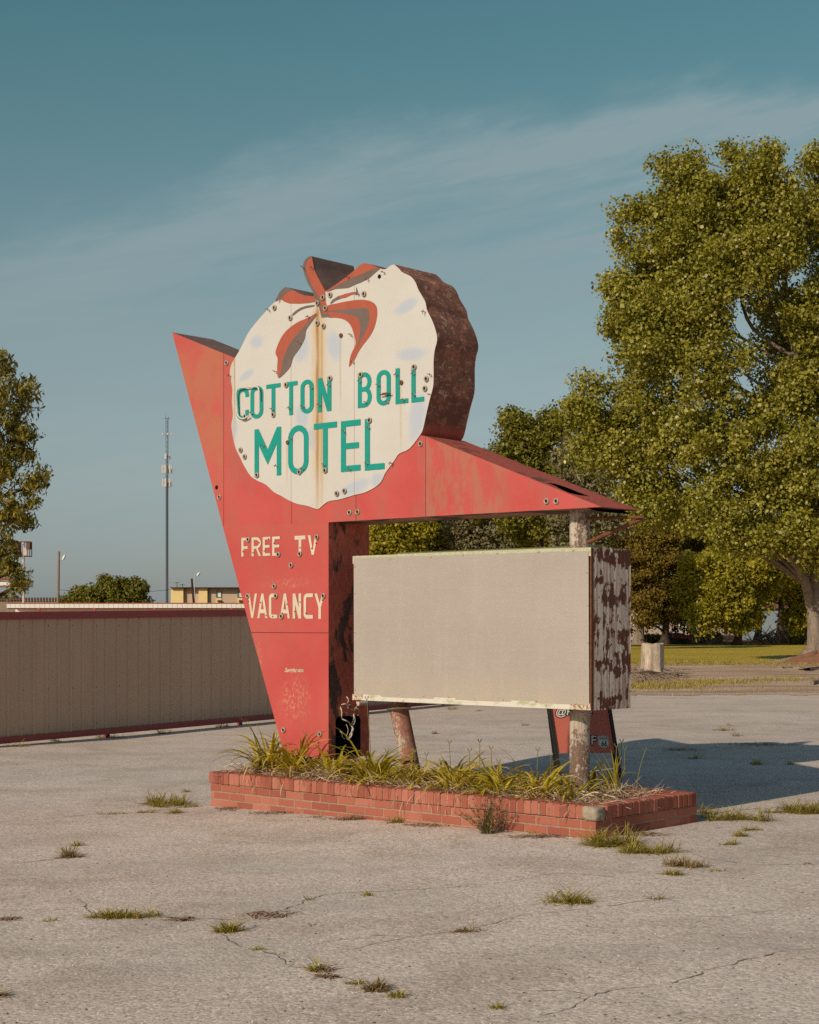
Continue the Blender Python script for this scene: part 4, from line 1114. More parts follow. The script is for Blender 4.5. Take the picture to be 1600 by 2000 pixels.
def daylily(x, d, n, L, label, seed, stalks=(), spread=0.06, tilt=(40, 80), droop=(0.9, 2.3), az0=None, wid=0.031):
    q = random.Random(seed); w = loc2w(x, d, soil_z(x, d) - 0.01)
    t = thing("daylily", label, "plant", w, 0, "daylilies in the brick planter")
    mb = MB()
    for i in range(n):
        az_ = q.uniform(0, 2 * math.pi) if az0 is None else az0 + q.gauss(0, 0.9)
        r_ = spread * math.sqrt(q.random()); a2 = q.uniform(0, 6.28)
        l_ = L * q.uniform(0.55, 1.1)
        blade(mb, (r_ * math.cos(a2), r_ * math.sin(a2), 0), az_, l_, wid * q.uniform(0.7, 1.25), R(q.uniform(*tilt)), q.uniform(*droop), min(1, max(0, q.gauss(0.5, 0.22))), 9, q.uniform(-.6, .6), 0.22)
    mb.build("leaves", M_LILY, t, tone=True)
    mb = MB()
    for i in range(int(n * 0.2)):                     # dead leaves lying round the foot
        r_ = spread * 1.5 * math.sqrt(q.random()); a2 = q.uniform(0, 6.28)
        blade(mb, (r_ * math.cos(a2), r_ * math.sin(a2), 0.01), q.uniform(0, 6.28), L * q.uniform(0.3, 0.7), wid * 0.6, R(q.uniform(10, 50)), q.uniform(1.2, 2.6), q.uniform(0.2, 1), 8, q.uniform(-2, 2), 0.4)
    mb.build("dead_leaves", M_DRY, t, tone=True)
    for (dx, dy, h, lean, la) in stalks:
        mb = MB(); P = []
        for i in range(7):
            s = i / 6; P.append(Vector((dx + lean * math.cos(la) * s * s * h, dy + lean * math.sin(la) * s * s * h, h * s)))
        mb.tube(P, [0.0045 - 0.002 * i / 6 for i in range(7)], 5)
        e = P[-1]
        for k in range(2): mb.tube([e, e + Vector((0.012 * (k * 2 - 1), 0.004, 0.022)), e + Vector((0.016 * (k * 2 - 1), 0.004, 0.034))], [0.002, 0.004, 0.0025], 5)
        mb.build("flower_stalk", M_SCAPE, t)
    return t
LILY = [
    # x along the sign, depth, leaves, length, label, stalks
    (-0.42, -0.02, 38, 0.60, "leftmost daylily clump, long leaves arching over the left end of the brick planter", ((0.02, 0, 0.32, 0.05, 1.0),)),
    (-0.10, 0.02, 26, 0.55, "upright daylily clump touching the lower left edge of the red sign leg", ((0.06, 0.05, 0.33, .1, 2.6),)),
    (0.10, -0.22, 22, 0.46, "small daylily with sprawling leaves in front of the base of the red sign leg", ((0.0, 0.0, 0.24, 0.05, 0.5), (0.14, 0.0, 0.42, 0.12, 3.4))),
    (0.47, -0.16, 20, 0.40, "low daylily at the lower right corner of the red sign leg", ()),
    (0.88, -0.06, 34, 0.56, "dense arching daylily left of the leaning post, with one very tall flower stalk", ((-0.02, 0.0, 0.74, 0.06, 2.6), (0.1, 0.1, 0.30, 0.02, 0))),
    (1.02, -0.22, 22, 0.40, "short daylily spilling over the bricks in front of the leaning post", ()),
    (1.36, -0.12, 26, 0.42, "daylily growing just right of the foot of the leaning post", ((0.02, 0.1, 0.34, .04, 1.2), (0.11, 0.12, 0.30, .03, 0.4))),
    (1.66, 0.02, 36, 0.50, "largest dark green daylily midway between the two posts with three stalks", ((0.0, 0.1, 0.46, .05, 2.2), (0.14, 0.02, 0.40, .03, 0.9), (0.33, 0.0, 0.42, .06, 2.0))),
    (1.86, -0.18, 24, 0.40, "yellowish daylily low against the bricks midway along the front of the planter", ()),
    (2.12, -0.04, 28, 0.44, "daylily with broad drooping leaves a little left of the upright post", ((0.05, 0.1, 0.3, 0.04, 0.2),)),
    (2.34, -0.20, 24, 0.42, "daylily with a long leaf hanging over the front bricks left of the upright post", ()),
    (2.46, 0.10, 24, 0.46, "upright yellow daylily immediately left of the upright post", ((0.0, 0.0, 0.4, .03, 1), (0.1, -0.05, 0.36, .03, 1))),
    (2.70, -0.16, 22, 0.36, "daylily with curled leaves in front of the foot of the upright post", ()),
    (2.96, -0.10, 16, 0.38, "thin daylily just right of the foot of the upright post", ((0.02, 0.15, 0.36, .03, 1.3),)),
    (2.60, 0.52, 18, 0.42, "half hidden daylily behind the upright post", ((0.3, 0.0, 0.44, .03, 1.3),)),
    (1.30, 0.50, 20, 0.42, "half hidden daylily at the back of the planter behind the leaning post", ((0.2, 0, 0.4, .03, 1.3),)),
    (0.30, 0.55, 16, 0.40, "half hidden daylily behind the red sign leg", ()),
]
for i, (x, d, n, L, lab, stk) in enumerate(LILY): daylily(x, d, int(n * 1.9), L * 1.12, lab, 100 + i, stk, 0.085)
daylily(3.02, 0.36, 14, 0.42, "rightmost daylily, stiff and upright near the right end of the planter", 140, ((0.0, 0.0, 0.40, .05, 1.3), (0.06, 0.0, 0.38, .03, 0.6), (0.16, 0.05, 0.36, 0.25, 0.6)), 0.05, (62, 88), (0.1, 0.7))

# dead leaves covering the bed
q = random.Random(77); mb = MB()
for i in range(7500):
    x = q.uniform(PX0 + 0.14, PX1 - 0.14); d = q.uniform(PD0 + 0.13, PD1 - 0.2)
    if q.random() < 0.25: d = q.uniform(PD0 + 0.10, PD0 + 0.3)
    p = loc2w(x, d, max(soil_z(x, d), 0.17) + q.uniform(0.0, 0.055))
    blade(mb, p, q.uniform(0, 6.28), q.uniform(0.06, 0.28), q.uniform(0.004, 0.010), R(q.uniform(-15, 40)), q.uniform(-0.5, 2.4), min(1, max(0, q.gauss(0.5, 0.3))), 5, q.uniform(-2, 2), 0.4)
tag(mb.build("dead_leaf_litter", M_DRY, None, tone=True), "pale dead leaves covering the soil of the brick planter", "leaf litter", kind='stuff')

# dry stalk lying across the right end of the coping
mb = MB()
a_, b_ = loc2w(2.92, 0.02, 0.275), loc2w(3.30, -0.05, 0.262)
mb.tube([a_, a_.lerp(b_, 0.5) + Vector((0, 0, 0.012)), b_], 0.006, 6)
tag(mb.build("dry_stalk", simple("bleached_stalk", (0.62, 0.50, 0.36), 0.8, 0.15, var=0.15)), "pale dry stalk lying across the right coping of the planter", "stalk")

# ------------------------------------------------------------------ weeds in the lot
def tuft(name, label, px, py, wpx, n, h, seed, mat=None, depth=0.5, lay=0.5, group="weeds growing in the asphalt cracks", wid=0.006, cat="weed"):
    """clump of grass blades; wpx = width in the picture, h = blade length in m"""
    q = random.Random(seed); c = gp(px, py); half = wpx / 2 / F * c.y
    o = thing(name, label, cat, c, 0, group)
    mb = MB(); k = max(2, int(wpx / 9)); cs = []
    for i in range(k):
        cs.append((q.uniform(-1, 1) * half * 0.85, q.gauss(0, 1) * half * depth * 0.4, q.uniform(0.35, 1.0)))
    for i in range(int(n * 1.35)):
        cx_, cy_, sc_ = cs[q.randrange(k)]
        x = cx_ + q.gauss(0, 0.012 + half * 0.05); y = cy_ + q.gauss(0, 0.012 + half * 0.03)
        z = gz_at(c.x + x) - c.z - 0.004
        L = 1.2 * h * sc_ * q.uniform(0.4, 1.15)
        blade(mb, (x, y, z), q.uniform(0, 6.28), L, wid * q.uniform(0.6, 1.3), R(4 + 62 * q.random() ** 1.6), q.uniform(0.0, 1.0), min(1, max(0, q.gauss(0.5, 0.24))), 5, q.uniform(-.5, .5), 0.2)
    mb.build("blades", mat or M_WEED, o, tone=True)
    return o
TUFTS = [
    (330, 1572, 100, 600, 0.16, "bright green grass patch left of the planter's left end", None, 1.4),
    (352, 1588, 44, 120, 0.09, "small flat green weed just below the larger patch left of the planter", None, 0.8),
    (283, 1587, 32, 90, 0.08, "flat tuft at the end of a crack left of the planter", None, 0.5),
    (222, 1590, 60, 90, 0.05, "thin line of short green weeds along the leftmost crack level with the planter", None, 0.2),
    (372, 1547, 34, 60, 0.06, "low green weed directly left of the planter's left end", None, 0.4),
    (375, 1576, 36, 80, 0.07, "flat green weed touching the gravel by the planter's left corner", None, 0.5),
    (138, 1674, 36, 260, 0.13, "rounded brownish grass tuft near the left edge of the picture", M_STRAW, 0.7),
    (150, 1652, 30, 70, 0.09, "little green tuft just above the brownish one near the left edge", None, 0.7),
    (255, 1792, 140, 380, 0.10, "long green grass tuft in the front left asphalt crack", None, 0.25),
    (200, 1792, 46, 120, 0.07, "flat green weed at the left end of the front left crack tuft", None, 0.3),
    (442, 1820, 46, 230, 0.10, "compact green tuft below the front left crack", None, 0.5),
    (498, 1855, 46, 60, 0.045, "tiny sparse weed on the diagonal front crack", None, 0.4),
    (540, 1864, 14, 24, 0.04, "very small weed dot further along the diagonal front crack", None, 0.6),
    (620, 1897, 22, 90, 0.10, "small upright weed on the diagonal front crack", None, 0.8),
    (745, 1934, 54, 320, 0.09, "bushy tan dead tuft near the bottom centre", M_STRAW, 0.7),
    (786, 1947, 40, 130, 0.07, "flat green tuft right beside the tan dead tuft", None, 0.5),
    (692, 1922, 18, 50, 0.06, "small green weed just left of the tan dead tuft", None, 0.6),
    (717, 1749, 26, 60, 0.05, "tiny dark weed on the bare asphalt in front of the planter's middle", None, 0.5),
    (603, 1758, 14, 24, 0.05, "tiny green sprig at the end of the dirt patch in the front crack", None, 0.5),
    (1112, 1764, 92, 240, 0.15, "tallest spiky grass tuft in the open asphalt right of centre", None, 0.35),
    (903, 1820, 58, 110, 0.07, "flat brownish green weed left of the spiky tuft", M_STRAW, 0.3),
    (1282, 1757, 14, 30, 0.08, "thin sprig right of the spiky tuft", None, 0.6),
    (1192, 1652, 110, 620, 0.18, "bright green grass at the foot of the planter's near right corner", None, 0.7),
    (1268, 1666, 130, 600, 0.14, "spreading olive grass running right from the planter's near corner", None, 0.5),
    (1345, 1692, 84, 340, 0.10, "flat brownish grass farther right of the planter's near corner", M_STRAW, 0.5),
    (1312, 1709, 40, 130, 0.07, "small green grass tuft below the flat brownish grass", None, 0.5),
    (1405, 1702, 30, 50, 0.05, "thin weed at the right end of the grass trail from the planter corner", None, 0.5),
    (1420, 1650, 36, 90, 0.09, "small weed cluster on the gravel right of the planter", None, 0.6),
    (1434, 1633, 44, 130, 0.07, "low green weed just below the crack right of the planter", None, 0.5),
    (1470, 1622, 46, 120, 0.07, "olive weed beside the low green one right of the planter", None, 0.5),
    (1440, 1600, 130, 480, 0.16, "grass patch along the crack right of the planter's far corner", None, 0.6),
    (1550, 1588, 130, 700, 0.17, "long grass strip reaching the right edge of the picture", None, 0.4),
    (1385, 1590, 44, 150, 0.12, "weed touching the planter's far right corner", None, 0.6),
    (1578, 1688, 26, 40, 0.05, "tiny brown weed near the right edge below the grass strip", M_STRAW, 0.5),
    (967, 1969, 18, 60, 0.05, "tiny green weed at the very bottom right of centre", None, 0.7),
    (2, 1946, 18, 60, 0.06, "brown tuft cut by the left edge at the bottom", M_STRAW, 0.6),
    (97, 1799, 30, 50, 0.04, "faint flat weed near the lower left edge", None, 0.4),
    (1412, 1427, 62, 160, 0.10, "flat green weed patch in the lot behind the planter's right end", None, 0.6),
    (1444, 1438, 22, 50, 0.09, "small brown weed right under the far green patch", M_STRAW, 0.6),
    (1427, 1417, 12, 30, 0.1, "small weed just behind the far green patch", None, 0.6),
    (1486, 1493, 44, 110, 0.10, "dark weed lying inside the sign's shadow", None, 0.4),
    (1541, 1493, 20, 60, 0.12, "short weed in the sign's shadow nearest the right edge", None, 0.5),
    (1358, 1482, 22, 50, 0.1, "leftmost small weed in the sign's shadow", None, 0.5),
    (858, 1433, 26, 60, 0.1, "small brown tuft between the two sign posts in the lot behind", M_STRAW, 0.6),
    (882, 1386, 22, 60, 0.12, "small green tuft under the board near the end of the fence", None, 0.6),
    (1026, 1417, 22, 50, 0.1, "brown tuft in the lot left of the sandwich board", M_STRAW, 0.6),
    (930, 1389, 26, 50, 0.1, "tiny green weed under the middle of the blank board", None, 0.6),
]
for i, (px, py, w_, n_, h_, lab, mt, dp) in enumerate(TUFTS):
    tuft("weed_tuft", lab, px, py, w_, n_, h_, 300 + i, mt, dp)
for i, (px, py, w_, n_, h_, lab) in enumerate([
    (765, 1607, 44, 120, 0.10, "small weed against the planter wall below its middle"),
    (690, 1601, 50, 100, 0.08, "weed against the planter wall left of the middle one"),
    (1060, 1628, 60, 110, 0.07, "low weed against the planter wall near its right corner"),
    (600, 1597, 60, 70, 0.05, "sparse weeds at the foot of the planter's left half"),
    (870, 1612, 60, 70, 0.05, "dry sparse weeds left of the bushy weed by the planter"),
    ]): tuft("weed_tuft", lab, px, py, w_, n_, h_, 380 + i, M_STRAW if i % 2 else None, 0.3, group="weeds at the foot of the planter")
for i, (px, py, w_, lab) in enumerate([(215, 1441, 50, "grey green weed at the foot of the metal fence left of centre"), (330, 1433, 40, "weed under the bottom rail in the middle of the fence"),
                                       (30, 1458, 70, "dark weed under the left end of the fence"), (110, 1448, 40, "sparse weed under the fence near its left end"), (430, 1420, 30, "small weed at the fence foot near the sign")]):
    tuft("weed_tuft", lab, px, py, w_, 90, 0.14, 390 + i, None, 0.4, group="weeds under the metal fence")
# bushy fine-leaved weed against the planter wall
M_GREYWEED = leafmat("grey_green_weed", [(0.0, (0.05, 0.055, 0.02)), (0.6, (0.13, 0.12, 0.045)), (1.0, (0.21, 0.16, 0.085))], 0.7, 0.2, 0.2)
c = gp(952, 1628); t = thing("bushy_weed", "bushy grey green weed standing against the front of the brick planter", "weed", c)
q = random.Random(9); mb = MB(); mf = MB()
for i in range(34):
    a_ = q.uniform(0, 6.28); L = q.uniform(0.14, 0.30); tl = R(q.uniform(35, 88)); P = []
    p = Vector((q.gauss(0, .03), q.gauss(0, .02), 0))
    for k in range(6):
        P.append(p.copy()); tl += q.uniform(-.15, .12); p = p + Vector((math.cos(a_) * math.cos(tl), math.sin(a_) * math.cos(tl) * 0.6, math.sin(tl))) * L / 5
        for _ in range(6): blade(mf, P[-1], q.uniform(0, 6.28), q.uniform(0.02, 0.05), 0.004, R(q.uniform(0, 70)), 0.8, q.random(), 3)
    mb.tube(P, 0.0018, 4)
mb.build("stems", M_SCAPE, t); mf.build("leaflets", M_GREYWEED, t, tone=True)
# loose bits on the asphalt: dirt drifts, twigs and grit
M_DRIFT = simple("brown_drift", (0.42, 0.29, 0.21), 0.98, 0.05, var=0.5, scale=40, bump=0.6)
q = random.Random(4)
for i, (px, py, w_, hh) in enumerate([(520, 1788, 100, 14), (355, 1797, 50, 6), (640, 1909, 34, 6), (18, 1796, 40, 6), (700, 1599, 180, 7), (850, 1612, 140, 7), (1060, 1634, 150, 8), (1255, 1630, 110, 8), (540, 1588, 120, 6), (450, 1580, 60, 8), (1490, 1455, 160, 8), (1330, 1465, 90, 6), (640, 1895, 18, 4)]):
    c = gp(px, py); half = w_ / 2 / F * c.y; dy = max(0.02, (gp(px, py - hh / 2).y - c.y)); mb = MB()
    for k in range(int(26 + w_ * 1.6)):
        x, y = q.gauss(0, .42) * half, q.gauss(0, .45) * dy; s = q.uniform(0.006, 0.022)
        blade(mb, (c.x + x, c.y + y, gz_at(c.x + x) + 0.003), q.uniform(0, 6.28), s * 3, s * 0.7, R(q.uniform(0, 20)), 0.5, 0.5, 3)
    tag(mb.build("plant_debris", M_DRIFT), "drift of brown plant debris lying on the asphalt", "debris", kind='stuff')
mb = MB(); q = random.Random(6)
for i in range(900):
    px, py = q.uniform(-20, 1620), 1380 + 640 * q.random() ** 0.7
    c = gp(px, py); s = q.uniform(0.003, 0.011) * (1 if py > 1500 else 1.5)
    bm_ = [(0, 0, s * .7), (s, 0, 0), (0, s * .8, 0), (-s, .1 * s, 0), (0, -s, 0)]
    mb.add([Vector(v_) + c + Vector((0, 0, -0.001)) for v_ in bm_], [(0, 1, 2), (0, 2, 3), (0, 3, 4), (0, 4, 1)], q.randrange(2))
tag(mb.build("loose_grit", [simple("dark_pebble", (0.13, 0.11, 0.095), 0.9, 0.1), simple("pale_pebble", (0.50, 0.46, 0.40), 0.9, 0.1)]), "loose grit scattered over the asphalt", "grit", kind='stuff')

# ================================================================== SANDWICH BOARD
BY = 16.35; bc = Vector(((1144 - 800) / F * BY, BY, 0.0)); byaw = R(3); lean = math.tan(R(7)); RACK = 0.14
SB = thing("sandwich_board", "brown red sandwich board in a black frame standing behind the upright sign post", "sandwich board", bc, byaw)
M_SBP = simple("brown_red_board", (0.52, 0.135, 0.09), 0.5, 0.35, var=0.06, scale=3, bump=0)
M_BLK = simple("black_plastic", (0.014, 0.013, 0.013), 0.5, 0.4, var=0.2, scale=10, bump=0)
M_WHT = simple("white_print", (0.62, 0.62, 0.58), 0.5, 0.3, var=0.05, bump=0)
SW, SH0, SH1 = 0.60, 0.25, 1.02
def sbp(x, h, out=0.0): return Vector((x - RACK * h + 0.03, -0.13 + h * lean * 0.93 - out, h))      # front leaf, leaning back to the apex
T_ = Matrix.Translation
mb = MB()
P = [sbp(-SW / 2 + .02, SH0), sbp(SW / 2 - .02, SH0), sbp(SW / 2 - .02, SH1), sbp(-SW / 2 + .02, SH1)]
mb.prism(P, 0.008, 0, 0, 0); front = mb.build("panel", M_SBP, SB)
mb = MB(); mb.prism([Vector((p.x, -p.y - 0.008, p.z)) for p in P], 0.008, 0, 0, 0); mb.build("panel", M_SBP, SB)
for sx in (-1, 1):
    for sy in (1, -1):
        mb = MB(); hw = 0.016
        f = lambda h, o_: Vector((0, sy * (-0.24 + h * lean * 0.93) , h))
        A_ = [Vector((sx * SW / 2 + dx + .03, sy * (-0.13) + dy, 0)) for dx, dy in ((-hw, -hw), (hw, -hw), (hw, hw), (-hw, hw))]
        B_ = [Vector((sx * SW / 2 + dx + .03 - RACK * 1.08, sy * (-0.13 + 1.08 * lean * 0.93) + dy, 1.08)) for dx, dy in ((-hw, -hw), (hw, -hw), (hw, hw), (-hw, hw))]
        mb.add(A_ + B_, [(0, 1, 5, 4), (1, 2, 6, 5), (2, 3, 7, 6), (3, 0, 4, 7), (3, 2, 1, 0), (4, 5, 6, 7)]); mb.build("leg", M_BLK, SB)
mb = MB(); mb.box((.03 - RACK * 1.07, 0, 1.07), (SW, 0.07, 0.05), bev=0.008); mb.build("top_rail", M_BLK, SB)
tl = math.atan(lean * 0.93)
def board_M(x, h, out): return Matrix.Translation(sbp(x, h, out)) @ Matrix.Rotation(-tl, 4, 'X') @ UP
for k, (mt, off, o_) in enumerate(((M_BLK, 0.010, 0.003), (M_WHT, 0.001, 0.005))):
    text_mesh("@Route", 0.105, mt, "lettering", front, board_M(-0.255, 0.625, o_), 0.15, off)
    text_mesh("F", 0.125, mt, "lettering", front, board_M(0.052, 0.335, o_), 0.0, off)
# route shield
sh = [(0, -.058), (.022, -.050), (.044, -.036), (.052, -.012), (.046, .014), (.050, .034), (.040, .052), (.020, .048), (0, .056)]
sh = sh + [(-x, y) for x, y in reversed(sh[1:-1])]
def shield(scale, mt, o_, name):
    mb = MB(); mb.poly([sbp(0.185 + x * scale, 0.36 + y * scale, o_) for x, y in sh]); return mb.build(name, mt, front)
shield(1.12, M_WHT, 0.003, "shield"); shield(1.02, M_BLK, 0.004, "shield"); shield(0.96, M_WHT, 0.005, "shield")
mb = MB(); mb.poly([sbp(0.185 + x, 0.36 + y, 0.0065) for x, y in ((-.046, .0195), (.046, .0195), (.046, .022), (-.046, .022))]); mb.build("shield", M_BLK, front)
text_mesh("66", 0.075, M_BLK, "lettering", front, board_M(0.185, 0.318, 0.0065) @ Matrix.Diagonal((0.8, 1, 1, 1)), 0, 0.0015, 'CENTER')
text_mesh("ROUTE", 0.024, M_BLK, "lettering", front, board_M(0.185, 0.386, 0.0065), 0, 0.0006, 'CENTER')

# ================================================================== METAL FENCE
FTH = R(55.5); fd = Vector((math.cos(FTH), math.sin(FTH), 0)); fn = Vector((math.sin(FTH), -math.cos(FTH), 0))
def tan_mat():
    m, g, b = newmat("tan_steel_sheet", 0.5, 0.35)
    c = g.co(); n = g.noise(g.map(c, sc=(1.5, 1, 0.4)), 1.5, 5, 0.6); n2 = g.noise(c, 30, 4, 0.7)
    X, Y, Z = g.sep(c)
    col = g.mix(g.rng(n, 0.3, 0.7), (0.50, 0.335, 0.238), (0.54, 0.365, 0.262))
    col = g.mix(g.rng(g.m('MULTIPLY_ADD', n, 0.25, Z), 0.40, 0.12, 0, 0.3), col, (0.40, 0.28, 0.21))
    g.put(b.inputs['Base Color'], col); g.put(b.inputs['Normal'], g.bump(n, 0.1, 0.03)); return m
M_TAN = tan_mat(); M_REDTRIM = simple("dark_red_trim", (0.31, 0.05, 0.046), 0.45, 0.4, var=0.15, scale=3, bump=0.05)
FO = Vector((-5.5, 22.0, 0.0)); T0, T1 = -1.5, 14.6
FENCE = thing("metal_fence", "long tan corrugated steel fence with dark red rails, in shade", "fence", FO, FTH)
fz0 = lambda t: -0.065 + 0.0085 * t          # lower edge of the sheet
fz1 = lambda t: 1.655 + 0.0125 * t
mb = MB(); prof = []
t = T0
while t < T1:                                  # ribs every 0.23 m, two small swages between
    prof += [(t, 0), (t + .010, -.022), (t + .032, -.022), (t + .042, 0), (t + .125, 0), (t + .130, -.004), (t + .150, -.004), (t + .155, 0)]
    t += 0.2305
V = []
for x, y in prof: V += [(x, y, fz0(x)), (x, y, fz1(x))]
mb.add(V, [(2 * i, 2 * i + 2, 2 * i + 3, 2 * i + 1) for i in range(len(prof) - 1)])
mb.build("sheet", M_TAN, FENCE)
def rail(name, zf, h, d0, d1):
    mb = MB(); V = []
    for x in (T0 - 0.02, T1 + 0.02):
        z = zf(x); V += [(x, d0, z), (x, d1, z), (x, d1, z + h), (x, d0, z + h)]
    mb.add(V, [(0, 4, 5, 1), (1, 5, 6, 2), (2, 6, 7, 3), (3, 7, 4, 0), (0, 1, 2, 3), (4, 7, 6, 5)]); return mb.build(name, M_REDTRIM, FENCE)
rail("top_rail", lambda x: fz1(x) - 0.075, 0.105, -0.05, 0.06); rail("bottom_rail", lambda x: fz0(x) - 0.02, 0.085, -0.045, 0.05)
tt = -0.9
while tt < T1:
    mb = MB(); mb.box((tt, 0.055, (fz1(tt) + fz0(tt)) / 2 - 0.08), (0.07, 0.07, fz1(tt) - fz0(tt) + 0.1), bev=0.006); mb.build("post", M_REDTRIM, FENCE); tt += 2.95
mb = MB(); k = 0
for i in range(0, len(prof), 16):
    for z in (0.10, 0.62, 1.5):
        mb.box((prof[i][0] + 0.06, -0.004, z), (0.009, 0.008, 0.009))
tag(mb.build("screws", M_HOLE, FENCE), kind='stuff')

# ================================================================== FAR LEFT: buildings, poles, tower
def bx_(name, x0, x1, y0, y1, z0, z1, m, parent, bev=0.0):
    mb = MB(); mb.box(((x0 + x1) / 2, (y0 + y1) / 2, (z0 + z1) / 2), (abs(x1 - x0), abs(y1 - y0), abs(z1 - z0)), bev=bev); return mb.build(name, m, parent)
def XA(px, Y): return (px - 800.0) / F * Y
def ZA(py, Y): return CAMH + (HZ - py) / F * Y
def panel_mat(name, c, pitch, line=0.5, lw=0.02):
    m, g, b = newmat(name, 0.6, 0.3); co = g.co(); X, Y, Z = g.sep(co)
    n = g.noise(co, 0.8, 5, 0.6)
    col = g.mix(g.rng(n, 0.3, 0.7), tuple(x * .9 for x in c), c)
    fr = g.m('FRACT', g.m('DIVIDE', X, pitch))
    col = g.mix(g.m('MULTIPLY', g.m('LESS_THAN', fr, lw / pitch), line), col, tuple(x * 0.3 for x in c))
    g.put(b.inputs['Base Color'], col); return m
M_WHITEP = panel_mat("white_roof_panels", (0.78, 0.74, 0.70), 0.30, 0.6, 0.035)
M_WHITEW = simple("white_painted_wall", (0.76, 0.72, 0.67), 0.7, 0.25, var=0.08, scale=2, bump=0)
M_TRIM = simple("faded_red_trim", (0.34, 0.07, 0.05), 0.6, 0.3, var=0.2, scale=4, bump=0)
YB = 100.0
LB = thing("long_low_building", "long low white building with red roof trim and red porch posts behind the fence", "building", (XA(250, YB), YB, -0.12))
x0, x1 = XA(13, YB) - XA(250, YB), XA(640, YB) - XA(250, YB)
zt = lambda py: ZA(py, YB) + 0.12
bx_("wall", x0, x1, 2.2, 8, 0, zt(1186), M_WHITEW, LB)
bx_("roof", x0, x1, 0.0, 8.4, zt(1187.5), zt(1179), M_WHITEP, LB)
bx_("roof_trim", x0 - .02, x1 + .02, -0.03, 8.45, zt(1179), zt(1177.4), M_TRIM, LB)
bx_("eave_beam", x0, x1, 0.1, 0.3, zt(1190), zt(1187.7), M_TRIM, LB)
for px in (-60, 75, 184, 301, 452, 560):
    xx = XA(px, YB) - XA(250, YB); bx_("porch_post", xx - .08, xx + .08, 0.02, 0.18, 0, zt(1186), M_TRIM, LB)
for px in (20, 130, 230, 350, 410, 520):
    xx = XA(px, YB) - XA(250, YB); d_ = bx_("door", xx - .45, xx + .45, 2.15, 2.2, 0, 2.0, M_TRIM, LB)

YY = 140.0
YH = thing("yellow_building", "flat roofed yellow and tan motel block with windows, behind the white roof", "building", (XA(405, YY), YY, -0.12))
M_YEL = simple("yellow_render", (0.78, 0.60, 0.28), 0.8, 0.2, var=0.06, scale=2, bump=0)
M_TANB = simple("tan_render", (0.54, 0.40, 0.28), 0.8, 0.2, var=0.06, scale=2, bump=0)
M_WIN = simple("blue_grey_glass", (0.10, 0.14, 0.16), 0.15, 0.5, var=0.2, bump=0)
M_ROOFD = simple("dark_roof_edge", (0.10, 0.055, 0.045), 0.8, 0.2, bump=0)
r_ = lambda px: XA(px, YY) - XA(405, YY); zy = lambda py: ZA(py, YY) + 0.12
for a_, b_, mt, o_ in ((333.5, 358, M_YEL, 0), (358, 388, M_TANB, 0.35), (388, 405, M_YEL, 0.0), (405, 434, M_TANB, 0.35), (434, 462, M_TANB, 0.36), (462, 560, M_TANB, 0.34)):
    bx_("wall_bay", r_(a_), r_(b_), o_, 9, 0, zy(1148.5), mt, YH)
bx_("roof", r_(333), r_(561), -0.35, 9.3, zy(1148.5), zy(1147), M_ROOFD, YH)
for px in (421, 463, 520):
    w_ = bx_("window", r_(px), r_(px + 10.5), 0.27, 0.33, zy(1167), zy(1154.5), M_WIN, YH); bx_("curtain", r_(px + 4), r_(px + 10), 0.262, 0.268, zy(1166), zy(1156), M_WHITEW, w_)
    bx_("air_conditioner", r_(px + 3.5), r_(px + 10.5), 0.05, 0.33, zy(1176), zy(1172), M_ROOFD, YH); bx_("panel_below", r_(px), r_(px + 11), 0.30, 0.335, zy(1178), zy(1168), M_YEL, YH)
mb = MB()
for px, h in ((336, 1135), (347, 1139)):
    mb.tube([(r_(px), 3, zy(1147)), (r_(px), 3, zy(h))], 0.03, 5); mb.tube([(r_(px) - .25, 3, zy(h + 2)), (r_(px) + .2, 3, zy(h + 1))], 0.02, 5)
mb.build("aerial", M_ROOFD, YH)

M_WOODP = simple("grey_weathered_pole", (0.26, 0.205, 0.15), 0.9, 0.15, var=0.25, scale=3)
M_POLED = simple("dark_timber_pole", (0.07, 0.03, 0.022), 0.9, 0.15, var=0.25, scale=3)
M_GALV = simple("galvanised_steel", (0.42, 0.43, 0.42), 0.5, 0.4, 0.4, var=0.1, scale=3, bump=0)
M_LAMP = simple("milky_lamp_cover", (0.72, 0.74, 0.74), 0.3, 0.5, var=0.05, bump=0)
# utility pole with lamp
Yp = 130.0; t = thing("utility_pole", "grey wooden utility pole with a lamp arm at its top, left of the round tree", "pole", (XA(112, Yp), Yp, -0.1))
mb = MB(); mb.tube([(0, 0, 0), (XA(115, Yp) - XA(112, Yp), 0, ZA(1077, Yp) + .1)], [0.13, 0.095], 8); mb.build("shaft", M_WOODP, t)
mb = MB(); xx = XA(115, Yp) - XA(112, Yp); zz = ZA(1092, Yp) + .1
mb.tube([(xx, 0, zz - .2), (xx + .25, 0, zz), (xx + .38, 0, zz + .12)], 0.03, 6); mb.build("lamp_arm", M_GALV, t)
mb = MB(); mb.tube([(xx + .30, 0, zz - .05), (xx + .40, 0, zz + .12), (xx + .5, 0, zz + .33)], [0.10, 0.12, 0.06], 8); mb.build("lamp_head", M_LAMP, t)
